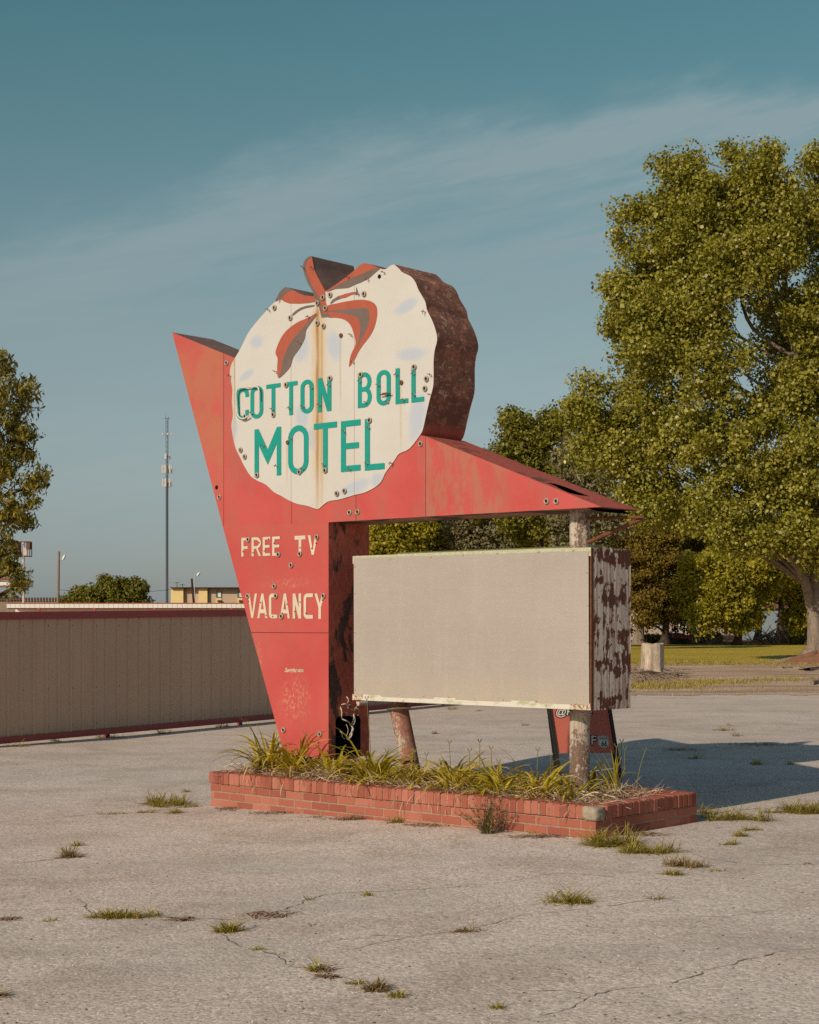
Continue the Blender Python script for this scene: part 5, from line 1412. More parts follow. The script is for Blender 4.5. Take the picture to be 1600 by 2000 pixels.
# leaning pole in front of the yellow building
Yp = 125.0; t = thing("leaning_pole", "short dark pole leaning in front of the yellow building", "pole", (XA(382, Yp), Yp, -0.1))
mb = MB(); mb.tube([(0.1, 0, 0), (XA(374.5, Yp) - XA(382, Yp), 0, ZA(1130, Yp) + .1)], [0.085, 0.08], 8); mb.build("shaft", M_POLED, t)
Yp = 127.0; t = thing("lamp_pole", "slim pale lamp post with tilted lamp beside the leaning pole", "lamp post", (XA(380, Yp), Yp, -0.1))
mb = MB(); mb.tube([(0, 0, 0), (0, 0, ZA(1124, Yp) + .1), (.10, 0, ZA(1121, Yp) + .1)], [0.04, 0.035, 0.03], 6); mb.build("shaft", M_GALV, t)
mb = MB(); mb.tube([(XA(385, Yp) - XA(380, Yp), 0, ZA(1125, Yp) + .1), (XA(388, Yp) - XA(380, Yp), 0, ZA(1121, Yp) + .1), (XA(390.5, Yp) - XA(380, Yp), 0, ZA(1118, Yp) + .1)], [0.07, 0.11, 0.05], 8); mb.build("lamp_head", M_LAMP, t)
mb = MB(); mb.tube([(.06, 0, ZA(1122, Yp) + .1), (XA(386, Yp) - XA(380, Yp), 0, ZA(1124, Yp) + .1)], 0.025, 5); mb.build("lamp_arm", M_GALV, t)
# wire between the pole and the building
mb = MB(); Yw = 128.0
P = []
for i in range(15):
    s = i / 14; P.append((XA(116 + (378 - 116) * s, Yw), Yw, ZA(1152 + (1146 - 1152) * s, Yw) - 0.35 * math.sin(math.pi * s)))
mb.tube(P, 0.014, 5); tag(mb.build("overhead_wire", M_HOLE), "thin overhead wire strung from the wooden utility pole to the slim lamp post", "wire")
# old lightbox sign on a pole
Yp = 110.0; t = thing("lightbox_sign", "empty rusted lightbox frame on a white pole at the far left", "sign", (XA(46, Yp), Yp, -0.1))
M_WHP = simple("chalky_white_pole", (0.60, 0.53, 0.46), 0.8, 0.2, var=0.2, scale=6)
rx = lambda px: XA(px, Yp) - XA(46, Yp); rz = lambda py: ZA(py, Yp) + .1
mb = MB(); mb.tube([(0, 0, 0), (0, 0, rz(1058))], 0.075, 8); mb.build("pole", M_WHP, t)
M_RUSTP = simple("rust_brown_panel", (0.17, 0.085, 0.06), 0.9, 0.15, var=0.4, scale=6)
bx_("side_panel", rx(32.5), rx(39.5), -0.3, 0.3, rz(1086), rz(1060), M_RUSTP, t); bx_("side_panel", rx(53), rx(60), -0.3, 0.3, rz(1073), rz(1060), M_RUSTP, t)
bx_("lamp_box", rx(47.5), rx(53), -0.12, 0.12, rz(1085), rz(1070), M_WHP, t)
mb = MB()
for y_ in (-.3, .3):
    for a_, b_ in (((32, 1058.5), (60.5, 1058.5)), ((32, 1086.5), (60.5, 1086.5)), ((32.5, 1058.5), (32.5, 1086.5)), ((60, 1058.5), (60, 1086.5))):
        mb.tube([(rx(a_[0]), y_, rz(a_[1])), (rx(b_[0]), y_, rz(b_[1]))], 0.03, 4)
for xx, zz in ((32.5, 1058.5), (60, 1058.5), (32.5, 1086.5), (60, 1086.5)): mb.tube([(rx(xx), -.3, rz(zz)), (rx(xx), .3, rz(zz))], 0.03, 4)
mb.build("frame", M_RUSTP, t)
# cell tower
Yp = 300.0; t = thing("cell_tower", "tall thin telecom tower with clusters of white antennas", "tower", (XA(326.5, Yp), Yp, -0.12))
M_TWR = simple("blue_grey_lattice", (0.085, 0.10, 0.115), 0.6, 0.3, var=0.15, bump=0)
M_ANT = simple("pale_antenna", (0.55, 0.53, 0.49), 0.6, 0.3, var=0.1, bump=0)
top = ZA(815, Yp); mb = MB(); rad = 0.24
RADT = 0.2
cor = [Vector((rad * math.cos(R(a)), rad * math.sin(R(a)), 0)) for a in (90, 210, 330)]
for c_ in cor: mb.tube([c_, c_ + Vector((0, 0, top))], 0.04, 5)
z = 0.0; k = 0
while z < top - 1.0:
    for i in range(3):
        a_, b_ = cor[i], cor[(i + 1) % 3]
        if k % 2: a_, b_ = b_, a_
        mb.tube([a_ + Vector((0, 0, z)), b_ + Vector((0, 0, z + 0.9))], 0.015, 4, cap=False)
    z += 0.9; k += 1
mb.tube([(0, 0, 0), (0, 0, ZA(942, Yp))], 0.19, 8); mb.tube([(0, 0, 0), (0, 0, ZA(886, Yp))], 0.1, 6)
mb.build("lattice_mast", M_TWR, t)
for py, hh, rr_, nn in ((890, 1.0, 0.55, 3), (915, 1.5, 0.85, 6), (942, 1.5, 0.75, 6), (847, 0.4, 0.8, 4)):
    for i in range(nn):
        a = 2 * math.pi * i / nn + 0.3; z = ZA(py, Yp)
        mb = MB(); c_ = Vector((rr_ * math.cos(a), rr_ * math.sin(a), z)); mb.box(c_, (0.26, 0.26, hh), bev=0.03)
        mb.tube([(0.2 * math.cos(a), 0.2 * math.sin(a), z), c_], 0.035, 4); mb.build("antenna", M_ANT, t)
mb = MB(); mb.tube([(-.55, 0, top - .1), (.55, 0, top - .1)], 0.03, 4); mb.tube([(-.3, 0, top - .1), (-.3, 0, top + .6)], 0.025, 4); mb.tube([(.25, 0, top - .1), (.25, 0, top + .4)], 0.025, 4); mb.build("top_bar", M_TWR, t)
# white flat eave reaching in from the left
Yp = 62.0; t = thing("canopy", "white flat canopy roof with a red edge reaching in from the far left", "canopy", (XA(-160, Yp), Yp, -0.12))
rx = lambda px: XA(px, Yp) - XA(-160, Yp); rz = lambda py: ZA(py, Yp) + .12
bx_("roof_slab", rx(-420), rx(27), -0.4, 3.2, rz(1144), rz(1133), M_WHITEW, t); bx_("edge_trim", rx(-420), rx(27.5), -0.45, 3.25, rz(1133), rz(1130), M_TRIM, t)
for px in (-380, -120): bx_("post", rx(px) - .07, rx(px) + .07, 0.5, 0.64, 0, rz(1144), M_WHITEW, t)
# bridge-like railing beyond
Yp = 170.0; t = thing("guard_railing", "distant pale railing with many short posts at the far left", "railing", (XA(40, Yp), Yp, -0.12))
rx = lambda px: XA(px, Yp) - XA(40, Yp); rz = lambda py: ZA(py, Yp) + .12
bx_("top_rail", rx(-40), rx(118), -.06, .06, rz(1171.5), rz(1169.5), M_WOODP, t); bx_("panel", rx(-40), rx(118), -.03, .03, 0, rz(1173.5), M_WOODP, t)
mb = MB()
for k in range(27):
    xx = rx(-36 + k * 5.8); mb.box((xx, -.02, rz(1171)), (0.16, 0.2, 0.42))
mb.build("posts", M_ROOFD, t)

# ================================================================== TREES
def unit(q, n):
    v = q.normal(size=(n, 3)); return v / np.linalg.norm(v, axis=1, keepdims=True)
def leaves(name, parent, mat, cen, rad, per, L, Wd, seed, flat=0.8, up=0.25, out=0.7, droop=0.0, ctone=0.5):
    """per small leaf faces round each of the cluster centres"""
    q = np.random.default_rng(seed); cen = np.asarray(cen, float); N = len(cen); n = N * per
    rad = np.broadcast_to(np.asarray(rad, float), (N,))
    off = unit(q, n) * (q.random((n, 1)) ** 0.5); idx = np.repeat(np.arange(N), per)
    off[:, 2] *= flat
    pos = cen[idx] + off * rad[idx][:, None]
    nor = unit(q, n) * 0.7 + off * out + np.array([0, 0, up]); nor /= np.linalg.norm(nor, axis=1, keepdims=True)
    t = np.cross(nor, unit(q, n)); t[:, 2] -= droop; t /= np.linalg.norm(t, axis=1, keepdims=True)
    b = np.cross(nor, t); sz = np.exp(np.clip(q.normal(0, 0.28, (n, 1)), -0.6, 0.5)); l = L * sz * q.uniform(0.85, 1.15, (n, 1)); w = Wd * sz * q.uniform(0.65, 1.15, (n, 1))
    V = np.empty((n, 4, 3)); V[:, 0] = pos - t * l / 2; V[:, 1] = pos + b * w / 2 - t * l * 0.08; V[:, 2] = pos + t * l / 2; V[:, 3] = pos - b * w / 2 - t * l * 0.08
    V[:, 1] += nor * w * 0.12; V[:, 3] += nor * w * 0.12
    me = bpy.data.meshes.new(name); me.vertices.add(4 * n); me.vertices.foreach_set('co', V.reshape(-1))
    me.loops.add(4 * n); me.loops.foreach_set('vertex_index', np.arange(4 * n, dtype=np.int32))
    me.polygons.add(n); me.polygons.foreach_set('loop_start', np.arange(0, 4 * n, 4, dtype=np.int32)); me.polygons.foreach_set('loop_total', np.full(n, 4, dtype=np.int32))
    tone = np.clip(q.normal(0.5, 0.17, N)[idx] * ctone + (1 - ctone) * q.normal(0.5, 0.26, n), 0, 1)
    a = me.attributes.new('tone', 'FLOAT', 'POINT'); a.data.foreach_set('value', np.repeat(tone, 4).astype(np.float32))
    me.materials.append(mat); me.update(calc_edges=True)
    o = bpy.data.objects.new(name, me); COL.objects.link(o); o.parent = parent; return o

def lobes_px(lst, Y, base):
    """crown lobes given by where they stand in the picture -> (centre, radii) about the tree's foot"""
    k = Y / F; R_ = []
    for l in lst:
        px, py, rx_, ry_ = l[:4]; dy = l[4] if len(l) > 4 else 0.0; ry2 = l[5] if len(l) > 5 else max(rx_, ry_) * k * 0.9
        Yk = Y + dy
        c = Vector(((px - 800) / F * Yk, Yk, CAMH + (HZ - py) / F * Yk)) - base
        R_.append((c, Vector((rx_ * Yk / F, ry2, ry_ * Yk / F))))
    return R_
def crown_points(lobes, n, seed, shell=0.55):
    q = np.random.default_rng(seed); vol = np.array([l[1].x * l[1].z for l in lobes]) ** 0.9; vol /= vol.sum()
    P, ids = [], []
    for i, l in enumerate(lobes):
        m_ = max(3, int(round(n * vol[i])))
        u = unit(q, m_); r = (shell + (1 - shell) * q.random((m_, 1)))
        low = q.random((m_, 1)) < 0.2; r = np.where(low, r * q.random((m_, 1)), r)
        r = r * (1 + 0.10 * np.sin(u[:, :1] * 9 + i) * np.sin(u[:, 2:] * 8 + 2 * i))
        P.append(np.array(l[0]) + u * r * np.array(l[1])); ids += [i] * m_
    return np.concatenate(P), np.array(ids)
def tree(name, label, Y, px, py, lobes, ncl, per, rad, L, Wd, mat, bark, seed, trunk_r, trunk=None, limbs=(), group=None, cat="tree", twigs=6, **kw):
    base = Vector(((px - 800) / F * Y, Y, -0.02 + gz_at((px - 800) / F * Y)))
    t = thing(name, label, cat, base, 0, group)
    lb = lobes_px(lobes, Y, base)
    P, ids = crown_points(lb, ncl, seed)
    q = np.random.default_rng(seed + 1)
    keep = P[:, 2] > 0.35; P = P[keep]; ids = ids[keep]
    leaves("crown", t, mat, P, rad * q.uniform(0.6, 1.3, len(P)), per, L, Wd, seed + 2, **kw)
    # trunk, limbs to every lobe, twigs to some clusters
    tw = lambda p: Vector(((p[0] - 800) / F * Y, Y + (p[2] if len(p) > 2 else 0), CAMH + (HZ - p[1]) / F * Y)) - base
    tp_ = [tw(p) for p in trunk] if trunk else [Vector((0, 0, 0)), Vector((0.1, 0, lb[0][0].z * 0.5)), Vector(lb[0][0])]
    tp_ = [Vector(p) for p in spline([tuple(p) for p in tp_], 4)]
    mb = MB(); nT = len(tp_); rr_ = [trunk_r * (1 - 0.8 * (i / (nT - 1)) ** 0.8) for i in range(nT)]
    rr_[0] *= 1.7; 
    if nT > 3: rr_[1] *= 1.2
    mb.tube(tp_, rr_, 12, tone=0.5); mb.build("trunk", bark, t)
    mb = MB(); qq = random.Random(seed)
    for i, (c, r) in enumerate(lb):
        j = min(range(nT), key=lambda k: abs(tp_[k].z - (c.z - 0.5 * max(1.0, (c - tp_[k]).length))) + 0.2 * (tp_[k] - c).length)
        a = tp_[j]; mid_ = a.lerp(c, 0.5) + Vector((qq.uniform(-.3, .3), qq.uniform(-.3, .3), 0.06 * (c - a).length))
        pp = [Vector(p) for p in spline([tuple(a), tuple(mid_), tuple(c)], 4)]; r0 = rr_[j] * 0.42
        mb.tube(pp, [r0 * (1 - 0.7 * k / (len(pp) - 1)) for k in range(len(pp))], 7, cap=False)
        cl_ = P[ids == i]
        for k in range(min(twigs, len(cl_))):
            e = Vector(cl_[k]); s = pp[qq.randrange(len(pp) // 2, len(pp))]
            m2 = s.lerp(e, 0.55) + Vector((qq.uniform(-.15, .15), qq.uniform(-.15, .15), 0.08 * (e - s).length))
            mb.tube([s, m2, e], [r0 * 0.3, r0 * 0.2, r0 * 0.06], 5, cap=False)
    for pts, r0, r1 in limbs:
        pp = [Vector(p) for p in spline([tuple(tw(p)) for p in pts], 4)]; mb.tube(pp, [r0 + (r1 - r0) * k / (len(pp) - 1) for k in range(len(pp))], 9, cap=False)
    mb.build("limbs", bark, t)
    return t
def bark_mat(name, c, sc_=5.0):
    m, g, b = newmat(name, 0.95, 0.1); co = g.map(g.co(), sc=(1, 1, 0.28))
    n = g.noise(co, sc_, 7, 0.7, 0.4); n2 = g.noise(co, sc_ * 5, 5, 0.7)
    col = g.ramp(g.m('MULTIPLY_ADD', n2, 0.4, g.m('MULTIPLY', n, 0.6)), [(0.34, tuple(x * .35 for x in c)), (0.5, c), (0.66, tuple(min(1, x * 1.5) for x in c))])
    g.put(b.inputs['Base Color'], col); g.put(b.inputs['Normal'], g.bump(n, 0.8, 0.05)); return m
BK_GREY = bark_mat("grey_bark", (0.24, 0.19, 0.15)); BK_DARK = bark_mat("dark_bark", (0.075, 0.05, 0.038)); BK_PALE = bark_mat("pale_bark", (0.40, 0.31, 0.23))
LF_COT = leafmat("cottonwood_leaf", [(0.0, (0.10, 0.108, 0.014)), (0.4, (0.245, 0.228, 0.022)), (0.75, (0.40, 0.352, 0.048)), (1.0, (0.58, 0.51, 0.20))], 0.42, 0.5, 0.28)
LF_GREEN = leafmat("bright_green_leaf", [(0.0, (0.12, 0.125, 0.010)), (0.4, (0.29, 0.255, 0.018)), (0.8, (0.46, 0.375, 0.03)), (1.0, (0.60, 0.48, 0.07))], 0.5, 0.35, 0.3)
LF_DARK = leafmat("deep_green_leaf", [(0.0, (0.075, 0.078, 0.010)), (0.5, (0.18, 0.165, 0.018)), (1.0, (0.32, 0.275, 0.038))], 0.55, 0.3, 0.22)
LF_CEDAR = leafmat("brown_green_cedar", [(0.0, (0.07, 0.05, 0.010)), (0.5, (0.19, 0.13, 0.018)), (1.0, (0.32, 0.22, 0.032))], 0.75, 0.2, 0.12)
LF_SILV = leafmat("silvery_leaf", [(0.0, (0.10, 0.09, 0.04)), (0.5, (0.21, 0.18, 0.09)), (1.0, (0.33, 0.285, 0.16))], 0.6, 0.3, 0.15)
LF_WILL = leafmat("narrow_leaf", [(0.0, (0.07, 0.062, 0.011)), (0.5, (0.20, 0.165, 0.020)), (0.85, (0.37, 0.275, 0.030)), (1.0, (0.50, 0.36, 0.05))], 0.5, 0.35, 0.25)

# the big cottonwood on the right
tree("cottonwood_tree", "huge olive green cottonwood filling the right side, grey trunk at the right edge", 62.0, 1592, 1294,
     [(1400, 425, 105, 100), (1312, 495, 104, 106), (1468, 368, 68, 74, -1), (1278, 590, 86, 98), (1440, 520, 100, 90, -1.5), (1630, 445, 84, 150, 1.0), (1340, 700, 140, 80, -1),
      (1215, 808, 98, 54), (1235, 895, 100, 72), (1390, 830, 140, 90, -1.5), (1560, 780, 110, 90), (1290, 985, 95, 55), (1450, 960, 110, 80, -1.5), (1560, 930, 90, 90, -2.0),
      (1252, 645, 54, 56, -.5), (1350, 610, 95, 62, -1), (1160, 860, 50, 40), (1212, 468, 20, 18), (1206, 560, 18, 22), (1208, 650, 18, 16), (1300, 325, 18, 12), (1362, 312, 18, 14), (1425, 300, 16, 12), (1118, 808, 18, 12), (1150, 748, 24, 16), (1132, 885, 22, 20), (1215, 420, 18, 18), (1480, 1050, 62, 30, -2), (1558, 1035, 55, 42, -2.5), (1625, 1065, 60, 60, -2), (1545, 430, 62, 90, -1.5), (1500, 500, 60, 60, -2), (1600, 610, 80, 80, -1.5), (1340, 372, 56, 44), (1690, 700, 120, 260), (1420, 1035, 80, 38, -1.5), (1540, 640, 70, 70, 2.5), (1500, 300, 24, 18), (1250, 408, 24, 22), (1596, 300, 24, 30), (1140, 790, 30, 18), (1690, 960, 130, 110)],
     1500, 210, 0.72, 0.122, 0.108, LF_COT, BK_GREY, 11, 0.34,
     trunk=[(1592, 1300), (1592, 1225), (1588, 1150), (1582, 1080), (1590, 980), (1575, 820), (1545, 640), (1520, 470), (1490, 360)],
     limbs=[([(1584, 1185), (1560, 1130, -0.8), (1525, 1090, -1.6), (1470, 1040, -2.2)], 0.20, 0.09), ([(1555, 700), (1470, 640), (1445, 560), (1440, 470)], 0.09, 0.035),
            ([(1580, 820), (1450, 760), (1380, 690)], 0.09, 0.035), ([(1588, 1000), (1625, 850), (1640, 600)], 0.2, 0.06), ([(1520, 640), (1500, 560), (1540, 430)], 0.06, 0.03)], twigs=9, up=0.2)
# roots and dead sticks at its foot
mb = MB(); q = random.Random(31); b0 = at(1592, 1294, 62.0); b0.z = 0
for k in range(9):
    a = q.uniform(0, 6.28); L = q.uniform(0.9, 2.0)
    mb.tube([b0 + Vector((0.3 * math.cos(a), 0.3 * math.sin(a), 0.35)), b0 + Vector((0.6 * math.cos(a), 0.6 * math.sin(a), 0.12)), b0 + Vector((L * math.cos(a), L * math.sin(a), -0.03))], [0.22, 0.16, 0.05], 7)
o = mb.build("roots", BK_GREY, bpy.data.objects["cottonwood_tree"]); o.location = -bpy.data.objects["cottonwood_tree"].location
M_MOUND = simple("red_brown_earth", (0.27, 0.135, 0.085), 0.98, 0.05, var=0.4, scale=6, bump=0.6)
def mound(name, px, py, r, h, seed, mat=M_MOUND):
    q = random.Random(seed); c = gp(px, py); mb = MB(); n = 36; m_ = 10; V = []
    for j in range(m_ + 1):
        for i in range(n):
            a = 2 * math.pi * i / n; rr_ = r * j / m_ * (1 + 0.12 * math.sin(3 * a + seed) + 0.07 * math.sin(7 * a))
            V.append((c.x + rr_ * math.cos(a), c.y + rr_ * math.sin(a), h * (1 - (j / m_) ** 1.4) * (1 + 0.15 * math.sin(5 * a + j)) + (0.006 if j < m_ else -0.02)))
    mb.add(V, [(j * n + i, j * n + (i + 1) % n, (j + 1) * n + (i + 1) % n, (j + 1) * n + i) for j in range(m_) for i in range(n)], 0, True)
    return tag(mb.build(name, mat), kind='structure')
mound("earth_mound", 1596, 1296, 1.45, 0.42, 3)

# medium tree left of it, and the silvery ones
tree("broadleaf_tree", "mid green tree with an uneven top showing above the red arrow's slope", 96.0, 1052, 1266,
     [(1012, 838, 30, 34), (1045, 862, 52, 42), (1090, 845, 38, 40), (990, 885, 36, 30), (1000, 812, 14, 14), (1060, 925, 80, 60), (1040, 1000, 80, 60), (970, 985, 50, 45)], 190, 170, 0.85, 0.19, 0.15, LF_DARK, BK_DARK, 41, 0.28)
tree("silvery_tree", "dull silvery green tree between the arrow tip and the cottonwood", 90.0, 1150, 1270,
     [(1120, 905, 38, 48), (1150, 955, 55, 50), (1100, 985, 40, 45), (1165, 1020, 70, 50), (1130, 1080, 60, 50)], 150, 100, 0.7, 0.24, 0.11, LF_SILV, BK_DARK, 43, 0.25)
FARG = "trees of the wood behind the lot"
FAR = [
    # label, depth, trunk px, base py, lobes, clusters, leaves each, leaf material
    ("green tree immediately right of the red sign leg, seen between arrow and board", 104, 765, 1262, [(762, 1045, 40, 40), (800, 1040, 45, 45), (750, 1090, 50, 60), (780, 980, 40, 40)], 90, 90, LF_GREEN),
    ("dark green tree second from the red sign leg under the arrow", 110, 860, 1260, [(850, 1040, 45, 45), (880, 1080, 50, 60), (850, 970, 45, 50)], 90, 90, LF_DARK),
    ("silvery olive tree above the middle of the blank board", 106, 930, 1260, [(915, 1045, 42, 38), (955, 1060, 45, 45), (930, 990, 45, 40)], 90, 90, LF_SILV),
    ("brownish cedar above the right half of the blank board", 108, 1010, 1260, [(1005, 1045, 45, 36), (1040, 1070, 50, 55), (1010, 980, 40, 45)], 95, 95, LF_CEDAR),
    ("dark tree directly behind the short upper part of the upright post", 112, 1105, 1260, [(1100, 1040, 45, 45), (1135, 1070, 45, 55), (1090, 1110, 60, 60)], 90, 90, LF_DARK),
    ("layered brown green cedar with a dark trunk right of the rusty board end", 112, 1299, 1254, [(1290, 1050, 50, 24), (1262, 1085, 52, 22), (1315, 1100, 52, 20), (1272, 1130, 50, 18), (1310, 1160, 44, 18), (1262, 1178, 40, 20), (1290, 1010, 40, 35), (1285, 1205, 44, 13), (1322, 1200, 26, 14), (1258, 1215, 16, 10)], 210, 110, LF_CEDAR),
    ("grey trunked cedar touching the right edge of the rusty board end", 114, 1248, 1254, [(1225, 1060, 45, 40), (1230, 1110, 36, 25), (1240, 1160, 30, 24), (1220, 1010, 50, 40)], 110, 100, LF_CEDAR),
    ("pale forked trunk tree between the cedar and the bright green tree", 116, 1353, 1253, [(1350, 1080, 45, 40), (1370, 1130, 35, 35), (1340, 1160, 26, 20), (1352, 1190, 22, 14)], 100, 90, LF_CEDAR),
    ("bright yellow green tree hanging low over the lawn's far edge", 108, 1440, 1255, [(1395, 1120, 60, 42, -1), (1460, 1110, 66, 45, -1), (1405, 1170, 58, 36, -1.5), (1455, 1165, 50, 36), (1390, 1205, 42, 26, -2), (1440, 1208, 34, 24, -1), (1500, 1130, 50, 40), (1360, 1150, 34, 30), (1360, 1185, 22, 18)], 260, 105, LF_GREEN),
    ("dark trunked tree before the blue grey wall, left of the cottonwood trunk", 117, 1523, 1252, [(1510, 1090, 60, 50), (1540, 1140, 46, 32), (1490, 1160, 30, 22), (1560, 1100, 40, 50)], 130, 95, LF_DARK),
    ("bright green bush tree tucked against the cottonwood trunk", 110, 1582, 1256, [(1566, 1150, 30, 40), (1575, 1195, 32, 36), (1556, 1215, 16, 20), (1620, 1160, 40, 60)], 110, 95, LF_GREEN),
    ("dense dark tree filling the gap behind the cottonwood's lower limb", 124, 1480, 1252, [(1440, 1050, 80, 60), (1540, 1060, 80, 60), (1610, 1090, 70, 80), (1380, 1040, 60, 60)], 160, 95, LF_DARK),
]
for i, (lab, Y, px, py, lb, nc, pr, mt) in enumerate(FAR):
    fl = 0.45 if mt is LF_CEDAR else 0.8
    tree("woodland_tree", lab, Y, px, py, lb, nc, int(pr * 1.8), 0.95, 0.21, 0.155 if mt is not LF_CEDAR else 0.10, mt, {5: BK_DARK, 6: BK_GREY, 7: BK_PALE}.get(i, BK_DARK), 60 + 5 * i, 0.34 if i in (6, 9) else 0.26, group=FARG, twigs=4, flat=fl)
# unbroken wood farther back
q = np.random.default_rng(5); C_ = []
for k in range(760):
    px = q.uniform(640, 1900); Y = q.uniform(150, 190); z = q.uniform(0.2, 1.0) ** 0.8
    topy = 1010 + 45 * math.sin(px * 0.013) + 25 * math.sin(px * 0.031)
    if 1225 < px < 1350 and z < 0.36: continue
    if 1480 < px < 1560 and z < 0.42: continue
    C_.append((XA(px, Y), Y, 0.4 + (ZA(topy, 165) - 0.4) * z))
o = leaves("far_wood", None, LF_DARK, C_, 1.7, 46, 0.55, 0.4, 901)
tag(o, "continuous dark wood closing the view behind the separate trees", "woods", kind='stuff')
# undergrowth and brush piles under the trees
def bush(name, label, px, py, Y, wpx, hpx, mat, seed, n=26, per=70, L=0.22, cat="bush"):
    q = np.random.default_rng(seed); c = at(px, py, Y); c.z = 0.0; t = thing(name, label, cat, c)
    k = Y / F; P = np.column_stack([q.normal(0, .4, n) * wpx * k * 0.5, q.normal(0, .4, n) * 0.8, q.random(n) ** 1.2 * hpx * k])
    leaves("foliage", t, mat, P, 0.38, per, L, L * .7, seed + 1)
    mb = MB()
    for i in range(0, n, 3): mb.tube([(P[i][0] * .4, P[i][1] * .4, 0), tuple(P[i])], [0.025, 0.008], 5)
    mb.build("stems", BK_DARK, t); return t
bush("bush", "small yellow green bush at the lawn edge left of the cottonwood trunk", 1548, 1254, 114, 26, 14, LF_GREEN, 5)
bush("bush", "tiny yellow green bush right beside the cottonwood trunk at the lawn edge", 1582, 1254, 114, 14, 12, LF_GREEN, 6, 14)
bush("bush", "dark low scrub behind the brush pile under the trees", 1565, 1250, 122, 60, 40, LF_DARK, 7, 40)
bush("bush", "dark scrub under the bright green tree's left side", 1385, 1252, 121, 60, 18, LF_DARK, 8, 40)
bush("bush", "dark scrub between the cedar trunks", 1272, 1250, 121, 36, 14, LF_DARK, 9, 30)
M_STICK = bark_mat("dead_branch", (0.30, 0.22, 0.16))
def brush(label, px, py, Y, wpx, hpx, n, seed):
    q = random.Random(seed); c = at(px, py, Y); c.z = 0.0; k = Y / F; mb = MB()
    for i in range(n):
        p = Vector((q.gauss(0, .3) * wpx * k, q.gauss(0, .3) * 1.2, abs(q.gauss(0, .35)) * hpx * k)); d = Vector((q.uniform(-1, 1), q.uniform(-1, 1) * .6, q.uniform(-.3, .8))).normalized() * q.uniform(0.5, 1.8)
        p2 = p + d * 0.5 + Vector((q.uniform(-.1, .1), 0, q.uniform(-.1, .1)))
        e = p + d; e.z = max(e.z, 0.02)
        mb.tube([c + p, c + p2, c + e], [0.045, 0.03, 0.012], 5)
    return tag(mb.build("brush_pile", M_STICK), label, "brush pile")
for i, (px, lab) in enumerate([(1263, "thin leafless sapling between the grey cedar trunk and the dark cedar trunk"), (1311, "thin sapling just right of the dark cedar trunk"), (1335, "slender sapling left of the pale forked trunk")]):
    q = random.Random(40 + i); c = at(px, 1254, 115.5); c.z = 0; t = thing("sapling", lab, "sapling", c)
    mb = MB(); mb.tube([(0, 0, 0), (0.08, 0, 1.2), (0.02, 0, 3.0)], [0.05, 0.04, 0.02], 6); mb.build("trunk", BK_DARK, t)
    P = [(q.gauss(0, .5), q.gauss(0, .4), q.uniform(0.7, 3.0)) for _ in range(9)]
    mb = MB()
    for p in P: mb.tube([(0.05, 0, p[2] * .75), p], [0.02, 0.008], 4)
    mb.build("twigs", BK_DARK, t); leaves("foliage", t, LF_DARK, P, 0.32, 34, 0.2, 0.14, 77 + i)
brush("tangled pile of pale dead branches under the dark trunked tree", 1508, 1250, 113, 46, 28, 90, 1)
brush("low heap of dead branches beside the pale forked trunk", 1388, 1252, 115, 36, 16, 40, 2)
# red cart and dark heap by the cedar trunk
c = at(1332, 1251, 113.5); c.z = 0
t = thing("garden_cart", "low red garden cart parked between the cedar trunk and the pale forked trunk", "cart", c)
M_CART = simple("red_cart_paint", (0.20, 0.03, 0.03), 0.5, 0.4, var=0.3, scale=4)
mb = MB(); mb.box((0, 0, 0.42), (1.25, 0.7, 0.05), bev=0.01)
for s in (-1, 1): mb.box((0, s * 0.34, 0.55), (1.25, 0.03, 0.22), bev=0.005); mb.box((s * 0.62, 0, 0.55), (0.03, 0.64, 0.22), bev=0.005)
mb.build("tray", M_CART, t)
for sx in (-.42, .42):
    for sy in (-.38, .38):
        mb = MB(); mb.tube([(sx, sy - .05, .19), (sx, sy + .05, .19)], 0.19, 14); mb.build("wheel", M_BLK, t)
mb = MB(); mb.tube([(-.62, 0, .4), (-1.1, 0, .62)], 0.02, 6); mb.build("handle", M_BLK, t)
c = at(1322, 1250, 117); c.z = 0
q = random.Random(3); mb = MB(); n = 22; m_ = 8; V = []
for j in range(m_ + 1):
    for i in range(n):
        a = 2 * math.pi * i / n; r_ = j / m_; V.append((c.x + 1.5 * r_ * math.cos(a), c.y + 0.9 * r_ * math.sin(a), (0.75 * (1 - r_ ** 2.2) + 0.05 * math.sin(4 * a + 5 * r_) * (1 - r_)) ))
mb.add(V, [(j * n + i, j * n + (i + 1) % n, (j + 1) * n + (i + 1) % n, (j + 1) * n + i) for j in range(m_) for i in range(n)], 0, True)
tag(mb.build("tarp_heap", simple("dark_teal_tarp", (0.02, 0.05, 0.055), 0.4, 0.4, var=0.3, scale=3)), "dark teal tarpaulin over a heap behind the red cart", "tarpaulin")
# pale house beyond the cedars, and a blue grey one
Yh = 140.0; t = thing("pale_house", "pale pinkish house glimpsed between the cedar trunks", "house", (XA(1285, Yh), Yh, 0))
M_SIDING = panel_mat("pale_siding", (0.50, 0.38, 0.30), 2.5, 0.3, 0.1); M_ROOFB = simple("brown_shingles", (0.20, 0.10, 0.07), 0.9, 0.1, var=0.3, scale=3); M_ORNG = simple("orange_door_paint", (0.42, 0.17, 0.10), 0.7, 0.2, var=0.1)
hx0, hx1 = XA(1222, Yh) - XA(1285, Yh), XA(1352, Yh) - XA(1285, Yh)
bx_("wall", hx0, hx1, 0, 7, 0, 3.1, M_SIDING, t)
mb = MB(); mb.prism([Vector((hx0 - .4, -.5, 3.1)), Vector((hx1 + .4, -.5, 3.1)), Vector((hx1 + .4, -.5, 3.2)), Vector((hx0 - .4, -.5, 3.2))], 8.0)
